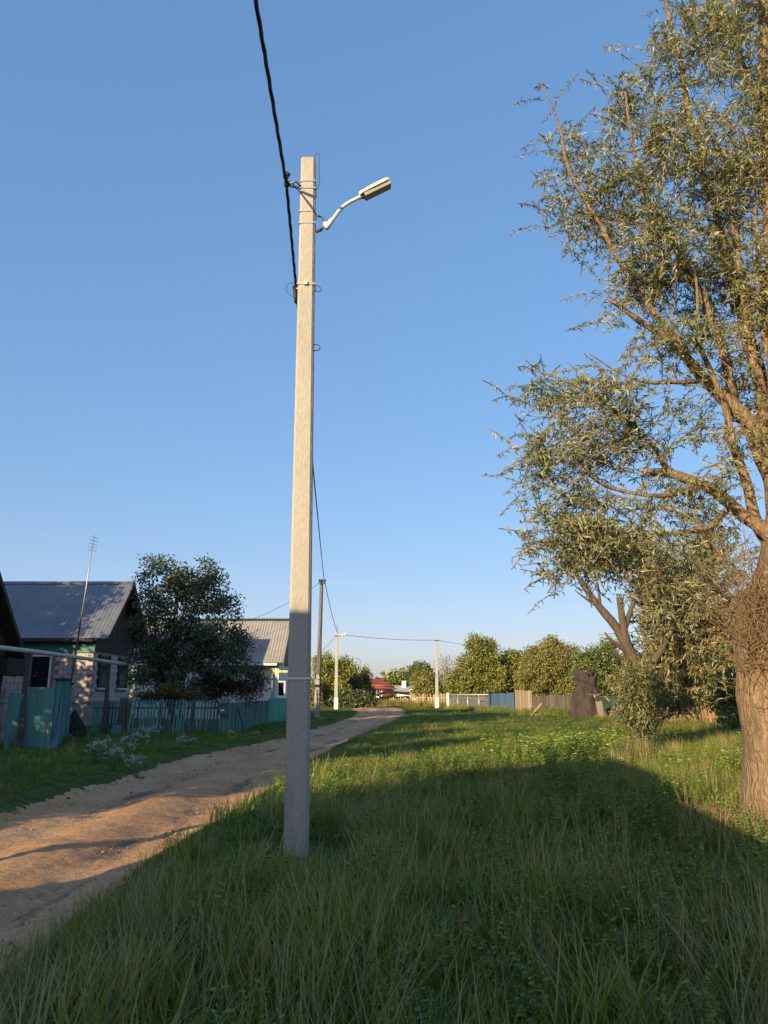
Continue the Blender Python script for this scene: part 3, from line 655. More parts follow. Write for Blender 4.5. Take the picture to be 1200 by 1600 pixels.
# gas pipe on iron posts
gp = [at(-70, 1003, 20.5), at(0, 1012, 21.0), at(60, 1019, 23.0), at(130, 1028.5, 27.5), at(197, 1038, 31.0)]
gr = thing('gas_pipe', 'long pale raised gas pipe on dark posts crossing before the block house', 'pipe', (gp[2].x, gp[2].y, 0))
MB().tube(curve_pts(gp, 6), .065, 12).build('pipe', M['yellow_pipe'], gr, True)
p_ = at(46, 1017, 22.2); q_ = gnd(32, 1172)
pd = at(30, 1172, 21.7); pd.z = g1(pd.x, pd.y) - .3
MB().bar(pd, p_ + Vector((0, .03, -.07)), .13, .13).build('post', M['iron'], gr)
p_ = at(170, 1034, 29.6); pd = at(163, 1152, 29.2); pd.z = g1(pd.x, pd.y) - .3
MB().bar(pd, p_ + Vector((0, 0, -.07)), .12, .12).build('post', M['iron'], gr)

# ------------------------------------------------------------------ turquoise board fences
def board_run(root, p, q, hts, wd, m, thick=.025, name='board', gap=.006, leanx=0.0, mats=None, rail=True, zoff=-.05, rails=(.25, .8), mesh_cache=None):
    p = Vector(p); q = Vector(q); L_ = (q - p).length; n = max(1, int(round(L_ / wd))); d = (q - p) / L_; ang = math.atan2(d.y, d.x); step = L_ / n
    cache = {}
    for i in range(n):
        t = (i + .5) / n; c = p.lerp(q, t); z = g1(c.x, c.y) + zoff
        h = hts(t) if callable(hts) else hts
        hk = round(h / .03) * .03; mm = mats(i) if mats else m; key = (round(hk, 3), mm.name)
        if key not in cache:
            cache[key] = MB().box((-(step - gap) / 2, -thick / 2, 0), ((step - gap) / 2, thick / 2, hk - zoff)).mesh(name, mm)
        piece(cache[key], name, root, (c.x + random.uniform(-.002, .002), c.y + random.uniform(-.006, .006), z), (random.uniform(-.012, .012), leanx + random.uniform(-.012, .012), ang))
    if rail:
        nrm = Vector((-d.y, d.x, 0)) * (thick / 2 + .03)
        for rr in rails:
            a_ = p + nrm; b_ = q + nrm; h0 = hts(0.02) if callable(hts) else hts; h1 = hts(.98) if callable(hts) else hts
            MB().bar((a_.x, a_.y, g1(a_.x, a_.y) + h0 * rr), (b_.x, b_.y, g1(b_.x, b_.y) + h1 * rr), .04, .07).build('rail', m, root)
fp, fq = at(5, 1168, 21.8), at(79, 1164, 22.3)
f1 = thing('board_fence', 'close-boarded turquoise fence beside the pier, crossed by a dark leaning pipe post', 'fence', (fp.x, fp.y, g1(fp.x, fp.y)), 'turquoise fences along the verge')
def hA(t):
    px = 5 + 74 * t; y = 22; top = 1084 if px < 37 else 1074
    return at(px, top, y).z - g1(at(px, top, y).x, y)
board_run(f1, fp, fq, hA, .145, M['teal'])
fr, fs_ = at(79, 1160, 22.4), at(106, 1150, 26.5)
f2 = thing('board_fence', 'taller turquoise board gate with ragged dark top standing before the antenna foot', 'gate', (fr.x, fr.y, g1(fr.x, fr.y)), 'turquoise fences along the verge')
def hB(t):
    px = 79 + 28 * t; y = 22.4 + 4.1 * t; top = 1064 + (5 if px > 100 else 0)
    return at(px, top, y).z - g1(at(px, top, y).x, y)
board_run(f2, fr, fs_, hB, .17, M['teal'], mats=lambda i: M['teal'] if i % 5 else M['teal_dark'])
for i in range(9):
    t_ = i / 9; a_ = fr.lerp(fs_, t_); b_ = fr.lerp(fs_, t_ + .09); h = hB(t_)
    MB().bar((a_.x, a_.y, g1(a_.x, a_.y) + h + .03), (b_.x, b_.y, g1(b_.x, b_.y) + h + random.uniform(.02, .09)), .1, .07).build('cap_board', M['black'], f2)
a_ = at(84, 1157, 22.1); a_.z = g1(a_.x, a_.y) - .05; b_ = at(95, 1064, 24.2)
o = MB().bar(a_, b_, .2, .03, up=(0, -1, .2)).build('leaning_board', M['teal_pale']); tag(o, 'faded pale blue board leaning against the taller turquoise gate', 'board')
a_ = at(76.5, 1166, 21.6); a_.z = g1(a_.x, a_.y) - .1; b_ = at(74.5, 1126, 21.7)
o = MB().bar(a_, b_, .045, .045).build('wooden_stake', M['grey_wood']); tag(o, 'thin pale stake standing in grass before the turquoise boards', 'stake')
# dark heap, a lump under black sheeting
hc = at(114, 1152, 27.0); hc.z = g1(hc.x, hc.y)
vs = []; fs = []
nr, na = 9, 14
for i in range(nr):
    t_ = i / (nr - 1)
    for k in range(na):
        an_ = 2 * math.pi * k / na; rr = (.42 * (1 - t_ ** 2.2) + .03) * (1 + .16 * math.sin(3 * an_ + 4 * t_) + .1 * math.sin(5 * an_ + 1)) * (1 - .12 * t_)
        vs.append((hc.x + rr * math.cos(an_) * .9, hc.y + rr * math.sin(an_), hc.z - .05 + 1.0 * t_ + .03 * math.sin(2 * an_)))
fs = [(i * na + k, i * na + (k + 1) % na, (i + 1) * na + (k + 1) % na, (i + 1) * na + k) for i in range(nr - 1) for k in range(na)] + [tuple(range((nr - 1) * na, nr * na)), tuple(reversed(range(na)))]
o = MB().add(vs, fs).build('covered_heap', M['black'], None, False); tag(o, 'black lumpy heap beside the turquoise gate and house plinth', 'heap')
for (pa, pb, lb_) in (((104, 1144), (118, 1157), 'long pale batten lying in grass before the black heap'), ((117, 1153), (121, 1145), 'short pale batten propped up against the black heap')):
    a_ = at(*pa, 26.3); b_ = at(*pb, 26.0)
    o = MB().bar(a_, b_, .05, .03).build('loose_batten', M['grey_wood']); tag(o, lb_, 'batten', 'loose battens by the black heap')

# picket fence
def picket_mesh(w_, h, th, m, point=.05):
    return MB().prism([(-w_ / 2, -th / 2, 0), (w_ / 2, -th / 2, 0), (w_ / 2, -th / 2, h - point), (0, -th / 2, h), (-w_ / 2, -th / 2, h - point)], (0, th, 0)).mesh('picket', m)
pk = thing('picket_fence', 'long open turquoise picket fence between grey post and letterbox under the dark tree', 'fence', (at(195, 1150, 29).x, 29.2, 0), 'turquoise fences along the verge')
pm = [picket_mesh(.075, h, .022, m_) for h in (1.28, 1.32) for m_ in (M['teal'], M['teal_dark'])]
def pickets(root, pa, pb, n, meshes, rails, railm, tilt=0.06, zo=-.05):
    pa = Vector(pa); pb = Vector(pb); d = (pb - pa).normalized(); ang = math.atan2(d.y, d.x)
    for i in range(n):
        c = pa.lerp(pb, (i + .5) / n); piece(random.choice(meshes), 'picket', root, (c.x, c.y, g1(c.x, c.y) + zo), (random.uniform(-.02, .02), tilt + random.uniform(-.014, .014), ang))
    nrm = Vector((-d.y, d.x, 0)) * .045
    for rz_ in rails:
        a_, b_ = pa + nrm, pb + nrm; MB().bar((a_.x, a_.y, g1(a_.x, a_.y) + rz_), (b_.x, b_.y, g1(b_.x, b_.y) + rz_), .05, .08).build('rail', railm, root)
q0, q1 = at(197, 1150, 29.3), at(344, 1147, 30.2)
pickets(pk, q0, q1, 28, pm, (.25, .95), M['teal_dark'])
for t_ in (0, .34, .68, 1.0):
    c = q0.lerp(q1, t_) + Vector((0, .13, 0)); MB().box((c.x - .05, c.y - .05, g1(c.x, c.y) - .2), (c.x + .05, c.y + .05, g1(c.x, c.y) + 1.2)).build('fence_post', M['teal_dark'], pk)
pk2 = thing('picket_fence', 'short turquoise picket fence below the gable of the block house', 'fence', (at(139, 1150, 29).x, 30, 0), 'turquoise fences along the verge')
r0, r1 = at(139, 1150, 30.0), at(184, 1150, 29.6)
pickets(pk2, r0, r1, 9, pm, (.3, .95), M['teal_dark'])
c = at(190, 1150, 29.4); gz = g1(c.x, c.y)
gpost = MB().box((c.x - .12, c.y - .1, gz - .2), (c.x + .1, c.y + .1, gz + 1.33)).build('gate_post', M['dim_wood']); tag(gpost, 'thick grey wooden post between the two turquoise picket fences', 'post')
c = at(181, 1155, 28.9); gz = g1(c.x, c.y)
o = MB().box((c.x - .16, c.y - .05, gz - .05), (c.x + .16, c.y + .05, gz + .38), taper=.9).build('concrete_slab', M['teal_pale']); tag(o, 'small pale slab propped at the foot of the grey gate post', 'slab')
# gate leaf with letterbox
gt = thing('garden_gate', 'narrow turquoise gate post with letterbox closing the picket fence', 'gate', (at(352, 1147, 30.2).x, 30.2, 0), 'turquoise fences along the verge')
board_run(gt, at(345, 1147, 30.2), at(357, 1147, 30.25), 1.36, .1, M['teal'], rail=True)
lb = at(349, 1109, 30.05)
o = thing('letterbox', 'small dark letterbox with pale flap on the turquoise gate', 'letterbox', lb)
MB().box((lb.x - .17, lb.y - .12, lb.z - .19), (lb.x + .17, lb.y + .0, lb.z + .15)).build('box', M['teal_dark'], o)
MB().prism([(lb.x - .19, lb.y - .15, lb.z + .15), (lb.x - .19, lb.y - .15, lb.z + .17), (lb.x - .19, lb.y + .0, lb.z + .25), (lb.x - .19, lb.y, lb.z + .15)], (.38, 0, 0)).build('lid', M['iron'], o)
MB().box((lb.x - .08, lb.y - .128, lb.z - .05), (lb.x + .06, lb.y - .1205, lb.z + .03)).build('flap', M['white_frame'], o)
# darker solid fence receding to green sheet
s0, s1 = at(357, 1147, 30.6), at(419, 1129, 41)
f3 = thing('board_fence', 'dim blue-green close-boarded fence behind the leaning rail under brown shrubs', 'fence', (s0.x, s0.y, 0), 'turquoise fences along the verge')
def hC(t):
    c = s0.lerp(s1, t); return at(357 + 62 * t, 1098 - 4 * t, c.y).z - g1(c.x, c.y)
board_run(f3, s0, s1, hC, .15, M['teal_dark'], mats=lambda i: M['teal_dark'] if (i * 7) % 5 else M['teal'])
a_ = at(385, 1150, 31.5); a_.z = g1(a_.x, a_.y) - .1; b_ = at(370.5, 1098, 32.2)
o = MB().bar(a_, b_, .075, .075).build('leaning_rail', M['teal_dark']); tag(o, 'dark turquoise rail leaning against the solid fence', 'rail')
c = at(361, 1143, 30.2); c.z = g1(c.x, c.y)
o = MB().tube([c, c + Vector((0, 0, .1)), c + Vector((0, 0, .17))], [.16, .14, .05], 8, jit=.15).build('stone', M['concrete_old']); tag(o, 'pale stone at the foot of the solid turquoise fence', 'stone')
g0, g1_ = at(419, 1125, 41.5), at(452, 1122, 44)
f4 = thing('sheet_fence', 'bright green metal sheet fence in front of the white house wall', 'fence', (g0.x, g0.y, 0))
def hD(t):
    c = g0.lerp(g1_, t); return at(419 + 33 * t, 1091, c.y).z - g1(c.x, c.y)
board_run(f4, g0, g1_, hD, .62, M['teal_green'], name='panel', thick=.02, rails=(.12, .9))

# ------------------------------------------------------------------ house with slate roof
SX0, SX1, SY = at(217, 1000, 47).x, at(446, 1000, 47).x, 47.0
sg = g1(-8, 47)
hs = thing('white_house', 'white walled house with wide grey corrugated roof and green trim behind the tree', 'house', (SX1, SY, sg))
ez_ = at(440, 1036, SY - .5).z; rz_ = at(440, 969, SY + 3).z
MB().box((SX0, SY, sg - .3), (SX1 - .35, SY + 6, ez_ - .02)).build('wall', M['white_wall'], hs)
MB().box((SX1 - 2.1, SY - .05, at(420, 1061, SY).z), (SX1 - .45, SY - .002, ez_ - .05)).build('upper_panel', M['cream'], hs)
EYa, EYb = SY - .55, SY + 6.55; yr2 = SY + 3
rf = MB().prism([(SX0 - .4, EYa, ez_), (SX0 - .4, yr2, rz_), (SX0 - .4, EYb, ez_), (SX0 - .4, EYb - .1, ez_ - .12), (SX0 - .4, yr2, rz_ - .15), (SX0 - .4, EYa + .1, ez_ - .12)], (SX1 - SX0 + .4, 0, 0)).build('roof', M['green_trim'], hs)
corr_sheet((SX0 - .4, EYa - .04, ez_ + .02), (SX1 - .03, EYa - .04, ez_ + .02), (SX0 - .4, yr2, rz_ + .04), (SX1 - .03, yr2, rz_ + .04), 52, .016, 3).build('roof_sheeting', M['roof_slate'], rf, True)
corr_sheet((SX0 - .4, EYb + .04, ez_ + .02), (SX1 - .03, EYb + .04, ez_ + .02), (SX0 - .4, yr2, rz_ + .04), (SX1 - .03, yr2, rz_ + .04), 52, .016, 3).build('roof_sheeting', M['roof_slate'], rf, True)
MB().prism([(SX0 - .4, yr2 - .2, rz_ - .04), (SX0 - .4, yr2, rz_ + .11), (SX0 - .4, yr2 + .2, rz_ - .04)], (SX1 - SX0 + .43, 0, 0)).build('ridge_cap', M['green_trim'], rf)
for ya, yb in ((EYa - .05, yr2), (EYb + .05, yr2)):
    MB().prism([(SX1 - .02, ya, ez_ + .07), (SX1 - .02, yb, rz_ + .1), (SX1 - .02, yb, rz_ - .2), (SX1 - .02, ya, ez_ - .2)], (.06, 0, 0)).build('bargeboard', M['green_trim'], rf)
MB().prism([(SX1 - .35, SY, ez_ - .018), (SX1 - .35, yr2, rz_ - .2), (SX1 - .35, SY + 6, ez_ - .018)], (.12, 0, 0)).build('gable', M['green_trim'], hs)
MB().box((SX0, EYa - .02, ez_ - .14), (SX1 - .4, EYa + .03, ez_ - .01)).build('fascia', M['white_frame'], rf)
wz0, wz1 = at(440, 1089, SY).z, at(440, 1064, SY).z
window(hs, at(433, 1080, SY).x, at(447, 1080, SY).x - .05, wz0, wz1, SY, fw=.08, mull=False)
for px in (240, 300, 345):
    window(hs, at(px, 1080, SY).x, at(px + 17, 1080, SY).x, wz0 + .2, wz1, SY)
MB().box((at(424, 1080, SY).x, SY - .09, sg), (at(428, 1080, SY).x, SY - .055, ez_ - .06)).build('corner_board', M['concrete_old'], hs)
o = thing('gas_pipe', 'bright yellow gas pipe on slim pole before the white house', 'pipe', at(430, 1050, 46))
MB().tube([at(428, 1049, 46), at(456, 1050, 46)], .085, 10).build('pipe', M['bright_pipe'], o, True)
a_ = at(425.5, 1095, 45.5); MB().tube([Vector((a_.x, a_.y, g1(a_.x, a_.y))), at(425.5, 1052, 45.5), at(428, 1050, 46)], .03, 6).build('riser', M['zinc'], o, True)

# ------------------------------------------------------------------ red house, shed and far white house
RYd = 110.0
a_ = at(562, 1100, RYd); b_ = at(612, 1100, RYd)
rh = thing('red_house', 'distant red log house with two-tone red roof behind pale pickets', 'house', (a_.x, RYd, 0))
ez2, rz2 = at(600, 1076, RYd).z, at(600, 1061, RYd + 3.5).z
MB().box((a_.x, RYd, -.2), (b_.x, RYd + 7, ez2 - .02)).build('wall', M['red_wall'], rh)
for i in range(10):
    MB().tube([(a_.x - .1, RYd - .04, .25 + i * .26), (b_.x + .1, RYd - .04, .25 + i * .26)], .13, 8).build('log', M['red_wall'], rh, True)
xm = at(586, 1060, RYd).x
rf = MB().prism([(a_.x - .8, RYd - .7, ez2), (a_.x - .8, RYd + 3.5, rz2), (a_.x - .8, RYd + 7.7, ez2), (a_.x - .8, RYd + 3.5, rz2 - .2)], (xm - a_.x + .4, 0, 0)).build('roof', M['rose_roof'], rh)
zz = at(593, 1061, RYd).z
MB().prism([(xm - .55, RYd - .72, ez2 - .1), (b_.x + .9, RYd - .72, ez2 - .1), (b_.x - 1.5, RYd + 3, rz2 + .05), (xm - 1.6, RYd + 3, rz2 + .05)], (0, 1.5, .0)).build('side_roof', M['red_roof'], rf)
MB().box((b_.x - 1.9, RYd + 1, ez2 - .02), (b_.x - .02, RYd + 3.6, rz2 - .9)).build('gable', M['red_wall'], rh)
for px in (570, 588):
    window(rh, at(px, 1090, RYd).x, at(px + 9, 1090, RYd).x, 1.0, 2.1, RYd - .14, fw=.1)
sa, sb_ = at(592, 1100, 101), at(645, 1100, 101)
shd = thing('open_shed', 'low open timber shed with dark interior beside distant red house', 'shed', (sa.x, 101, 0))
zA, zB = at(600, 1081, 101).z, at(640, 1086, 101).z
MB().prism([(sa.x - .3, 100.4, zA - .5), (sa.x + 1.2, 100.4, zA), (sb_.x + .3, 100.4, zB), (sb_.x + .3, 100.4, zB - .12), (sa.x + 1.2, 100.4, zA - .12)], (0, 5, .25)).build('roof', M['dim_wood'], shd)
MB().box((sa.x, 104, -.1), (sb_.x, 104.3, zB - .2)).build('rear_wall', M['dark_wood'], shd)
for px in (594, 614, 630, 643):
    c = at(px, 1100, 101); MB().box((c.x - .09, 100.8, -.1), (c.x + .09, 101, zB - .15)).build('post', M['brown_wood'], shd)
MB().bar(at(594, 1091, 100.7), at(640, 1087.5, 100.7), .1).build('beam', M['pale_wood'], shd)
wa, wb_ = at(621, 1100, 135), at(652, 1100, 135)
wh = thing('white_house', 'small distant white house with chimney behind the open shed', 'house', (wa.x, 135, 0))
zt = at(640, 1081, 135).z; zr = at(640, 1071, 138).z
MB().box((wa.x, 135, -.2), (wb_.x, 141, zt)).build('wall', M['white_wall'], wh)
rf = MB().prism([(wa.x - .5, 134.4, zt), (wa.x - .5, 138, zr), (wa.x - .5, 141.6, zt)], (wb_.x - wa.x + 1, 0, 0)).build('roof', M['concrete_old'], wh)
c = at(631, 1064, 137); MB().box((c.x - .35, 136.7, zt), (c.x + .35, 137.4, c.z)).build('chimney', M['white_wall'], wh)
window(wh, at(640, 1085, 135).x, at(646, 1085, 135).x, 1.2, 2.2, 135, fw=.1, mull=False)

# ------------------------------------------------------------------ fences across the green
pf = thing('picket_fence', 'pale uneven picket fence before the open shed in low sun', 'fence', (at(650, 1102, 93).x, 93, 0))
pmesh = [picket_mesh(.15, h, .03, M['pale_wood'], .06) for h in (1.15, 1.3, 1.45, 1.55)]
pickets(pf, at(640, 1103, 95), at(699, 1104, 88), 24, pmesh, (.35, 1.0), M['pale_wood'], tilt=.03)
pf2 = thing('picket_fence', 'low broken stretch of weathered pickets in tall dry grass beside the red house', 'fence', (at(600, 1102, 97).x, 97, 0))
pmesh2 = [picket_mesh(.14, h, .03, M['pale_wood'], .06) for h in (.8, 1.0, 1.15)]
pickets(pf2, at(572, 1102, 99), at(638, 1103, 96), 24, pmesh2, (.4,), M['pale_wood'], tilt=.05)
# wire mesh fence
mf = thing('mesh_fence', 'pale wire mesh fence with slim posts beside blue metal sheets', 'fence', (at(700, 1106, 76).x, 76, 0))
m0, m1 = at(700, 1108, 78), at(766, 1110, 70)
def hm(t): c = m0.lerp(m1, t); return at(700 + 66 * t, 1085, c.y).z - g1(c.x, c.y)
MB().box((m0.x - .12, m0.y - .12, g1(m0.x, m0.y) - .2), (m0.x + .12, m0.y + .12, g1(m0.x, m0.y) + hm(0) + .15)).build('corner_post', M['whitewash'], mf)
for t_ in (.26, .5, .76, 1.0):
    c = m0.lerp(m1, t_); MB().tube([(c.x, c.y, g1(c.x, c.y) - .2), (c.x, c.y, g1(c.x, c.y) + hm(t_))], .05, 6).build('post', M['zinc'], mf, True)
a_, b_ = m0.copy(), m1.copy(); a_.z = g1(a_.x, a_.y) + hm(0); b_.z = g1(b_.x, b_.y) + hm(1)
MB().tube([a_, b_], .035, 6).build('top_rail', M['metal_white'], mf, True)
ms = MB(); N_ = 40
for i in range(-10, N_):
    for s in (1, -1):
        t0_ = max(0, i / N_); t1_ = min(1, (i + 10) / N_)
        if t1_ <= t0_: continue
        za, zb = (0, 1) if s > 0 else (1, 0)
        fa, fb = (t0_ * N_ - i) / 10, (t1_ * N_ - i) / 10
        A_, B_ = m0.lerp(m1, t0_), m0.lerp(m1, t1_)
        A_.z = g1(A_.x, A_.y) + hm(t0_) * (za + (zb - za) * fa); B_.z = g1(B_.x, B_.y) + hm(t1_) * (za + (zb - za) * fb)
        ms.tube([A_, B_], .008, 3, cap=False)
kind(ms.build('wire_mesh', M['zinc'], mf), 'stuff')
# grey board stack seen through the mesh
bk = thing('board_fence', 'grey weathered board fence standing behind the wire mesh', 'fence', (at(730, 1105, 80).x, 80, 0))
board_run(bk, at(703, 1106, 81), at(765, 1107, 75), 1.15, .2, M['dim_wood'], mats=lambda i: M['dim_wood'] if (i * 5) % 3 else M['pole_wood'], gap=.07)  # darker boards put the partial shade behind the mesh into the colour
bs = thing('sheet_fence', 'faded blue metal sheet fence between wire mesh and weathered planks', 'fence', (at(780, 1112, 66).x, 66, 0))
board_run(bs, at(763, 1113, 68.5), at(804, 1114, 63), lambda t: 1.5, .72, M['blue_sheet'], name='panel', gap=.05, thick=.03)
# weathered planks
wp = thing('plank_fence', 'tall weathered grey plank fence, its shaded stretch coloured darker, beside the big stump', 'fence', (at(830, 1120, 52).x, 52, 0))
board_run(wp, at(806, 1121, 52.5), at(833, 1121, 51.5), lambda t: at(820, 1079, 52).z - g1(9.5, 52) + random.uniform(-.05, .08), .17, M['grey_wood'], gap=.018)
board_run(wp, at(834, 1121, 51.6), at(897, 1124, 48), lambda t: at(860, 1086, 50).z - g1(11, 50) + random.uniform(-.06, .06), .19, M['dim_wood'], gap=.03)  # shade on this stretch is put in as darker planks
for (a1, b1, w1, lb_) in (((829, 1120), (846, 1099), .1, 'narrow grey plank tilted steeply against the weathered fence'), ((847, 1122), (863, 1108), .22, 'broad grey plank tilted upward beside the weathered fence'), ((836, 1117), (850, 1121), .12, 'grey plank lying flat at the foot of the weathered fence')):
    a_, b_ = at(*a1, 49.3), at(*b1, 49.6); a_.z = max(a_.z, g1(a_.x, a_.y)); b_.z = max(b_.z, g1(b_.x, b_.y) + .05)
    o = MB().bar(a_, b_, w1, .05, up=(0, -1, .3)).build('fallen_plank', M['grey_wood']); tag(o, lb_, 'plank', 'planks fallen by the weathered fence')
# big dead stump
sc_ = at(917, 1126, 44.5); sc_.z = g1(sc_.x, sc_.y)
stt = thing('tree_stump', 'huge dark furrowed stump with jagged top behind the lawn', 'stump', sc_)
nr, na = 26, 40; vs = []; Hs = at(917, 1050, 44.5).z - sc_.z
for i in range(nr):
    t_ = i / (nr - 1)
    for k in range(na):
        an_ = 2 * math.pi * k / na
        rr = .80 - .22 * smooth((t_ - .45) / .35) + .22 * (1 - t_) ** 5 + .06 * math.sin(an_ * 3 + t_ * 4) + .10 * mnoise.noise((math.cos(an_) * 2.2, math.sin(an_) * 2.2, t_ * 3)) + .06 * mnoise.noise((math.cos(an_) * 8, math.sin(an_) * 8, t_ * 2 + 9))
        zt_ = Hs * t_ * (1 + (.10 * math.sin(an_ * 2 + .6) + .07 * mnoise.noise((an_ * 3, 1, 1))) * t_ ** 2)
        vs.append((sc_.x + rr * math.cos(an_) + .08 * t_, sc_.y + rr * math.sin(an_), sc_.z - .1 + zt_))
fs = [(i * na + k, i * na + (k + 1) % na, (i + 1) * na + (k + 1) % na, (i + 1) * na + k) for i in range(nr - 1) for k in range(na)]
vs.append((sc_.x + .05, sc_.y, sc_.z + Hs * .8)); fs += [((nr - 1) * na + k, (nr - 1) * na + (k + 1) % na, nr * na) for k in range(na)]
MB().add(vs, fs).build('trunk', M['stump'], stt)
for k in range(16):
    an_ = random.uniform(0, 6.28); c = sc_ + Vector((.5 * math.cos(an_), .5 * math.sin(an_), Hs * .95)); MB().tube([c, c + Vector((random.uniform(-.1, .1), random.uniform(-.1, .1), random.uniform(.2, .5)))], [.05, .008], 5).build('splinter', M['stump'], stt)
c0 = at(907, 1126, 43.6); c1_ = at(926, 1122, 43.5)
# boards and panel between stump and red fence
gsheet = thing('sheet_fence', 'dark green low sheet fence between the stump and the willow', 'fence', (at(965, 1105, 43).x, 43, 0))
board_run(gsheet, at(936, 1122, 44), at(994, 1120, 41), lambda t: 1.15, .8, M['green_trim'], name='panel', gap=.02)
sl = thing('slat_rack', 'reddish slatted frame leaning aslant between the stump and the tilted panel', 'slatted frame', (at(965, 1126, 40.8).x, 40.8, 0))
for i in range(6):
    a_, b_ = at(951 + i * 6.5, 1126, 40.5), at(959 + i * 6.5, 1104, 41.2); a_.z = g1(a_.x, a_.y) - .02; b_.z = max(b_.z, a_.z + .55)
    MB().bar(a_, b_, .11, .03, up=(0, -1, .3)).build('slat', M['brown_wood'], sl)
a_, b_ = at(950, 1112, 40.9), at(994, 1112, 40.9); MB().bar(a_, b_, .06, .03).build('crosspiece', M['brown_wood'], sl)
c = at(940, 1124, 42.0); c.z = g1(c.x, c.y)
o = MB().box((c.x - .16, c.y - .05, c.z - .1), (c.x + .16, c.y + .05, c.z + .85), M=Matrix.Translation(c) @ Matrix.Rotation(-.12, 4, 'Y') @ Matrix.Translation(-c)).build('grey_post', M['grey_wood']); tag(o, 'short pale grey post leaning beside the stump', 'post')
a_ = at(986, 1130, 37.5); a_.z = g1(a_.x, a_.y) - .05; top_ = at(990, 1097, 37.8)
o = MB().prism([a_ + Vector((-.6, 0, 0)), a_ + Vector((.12, -.05, 0)), top_ + Vector((.05, .1, 0)), top_ + Vector((-.1, .12, 0))], (0, .04, 0)).build('tilted_panel', M['brown_wood']); tag(o, 'smooth tilted wooden panel with slanted edge beside the red pickets', 'panel', 'panels propped by the red pickets')
o = MB().prism([a_ + Vector((.13, -.04, 0)), a_ + Vector((.85, .25, 0)), top_ + Vector((.65, .4, -.25)), top_ + Vector((.06, .11, 0))], (0, .04, 0)).build('tilted_panel', M['brown_wood']); tag(o, 'dusky square panel meeting the slanted panel beside the red pickets', 'panel', 'panels propped by the red pickets')
# red pickets
rp = thing('picket_fence', 'leaning reddish brown picket fence under the willow and lilac', 'fence', (at(1070, 1140, 33).x, 33, 0))
rmesh = [picket_mesh(.135, h, .03, M['brown_wood'], .03) for h in (1.0, 1.1, 1.2)]
pickets(rp, at(1028, 1141, 34.5), at(1122, 1147, 31), 17, rmesh, (.3, .8), M['brown_wood'], tilt=-.05, zo=-.05)
a_ = at(1016, 1144, 34); a_.z = g1(a_.x, a_.y) - .1
o = MB().bar(a_, a_ + Vector((-.08, 0, 1.35)), .07).build('fence_stake', M['pale_wood']); tag(o, 'slim pale stake standing at the end of the red pickets', 'stake')

# ------------------------------------------------------------------ buildings outside the picture whose shade falls into it
def LS(lat, s): return Vector((L2.x * lat + D2.x * s, L2.y * lat + D2.y * s, 0))
S0 = -5.0
gb_ = thing('neighbour_house', 'low boarded house standing behind the viewer, unseen in the picture', 'house', LS(-3, S0))
prof = [(-7.15, -.2), (-7.15, 4.15), (-5.9, 4.62), (-5.0, 4.72), (-3.4, 4.15), (-2.4, 3.5), (1.4, 2.0), (1.4, -.2)]
e_ = Vector((-D2.x, -D2.y, 0)) * 8
MB().prism([LS(a_, S0) + Vector((0, 0, z_)) for a_, z_ in prof], e_).build('wall', M['grey_wood'], gb_)
top = prof[1:7]
rr = [(a_, z_ + .004) for a_, z_ in top] + [(a_, z_ + .09) for a_, z_ in reversed(top)]
MB().prism([LS(a_, S0 + .06) + Vector((0, 0, z_)) for a_, z_ in rr], e_ * 1.015).build('roof', M['roof_slate'], gb_)
c = LS(-8.35, -2.5)
o = MB().tube([c - Vector((0, 0, .3)), c + Vector((0, 0, 7.5))], [.13, .10], 10).build('utility_pole', M['pole_wood'], None, True); tag(o, 'plain timber pole standing behind the viewer, unseen in the picture', 'utility pole')
# ------------------------------------------------------------------ foliage builders
def unit(v): return v / np.maximum(np.linalg.norm(v, axis=-1, keepdims=True), 1e-9)
def leaf_geo(C, A, Nn, Ln, Wd, fold=.25):
    """one folded quad pair per leaf: base, side, tip, side (2 triangles bent at the midrib)"""
    A = unit(A); S = unit(np.cross(A, Nn)); U = np.cross(S, A)
    Ln = Ln[:, None]; Wd = Wd[:, None]
    b = C; t = C + A * Ln - U * Ln * .12; m = C + A * Ln * .42
    l = m + S * Wd * .5 + U * Wd * fold; r = m - S * Wd * .5 + U * Wd * fold
    n = len(C); V = np.stack([b, l, t, r], 1).reshape(-1, 3)
    i = np.arange(n)[:, None] * 4
    F = np.concatenate([i + np.array([[0, 2, 1]]), i + np.array([[0, 3, 2]])], 0)
    return V, F
def sample_ell(ells, n, pw=.45):
    wts = np.array([e[2] for e in ells], float); wts /= wts.sum()
    idx = rng.choice(len(ells), n, p=wts)
    c = np.array([list(e[0]) for e in ells])[idx]; r = np.array([e[1] for e in ells])[idx]
    d = unit(rng.standard_normal((n, 3))); rad = rng.random((n, 1)) ** pw
    return c + d * rad * r, d
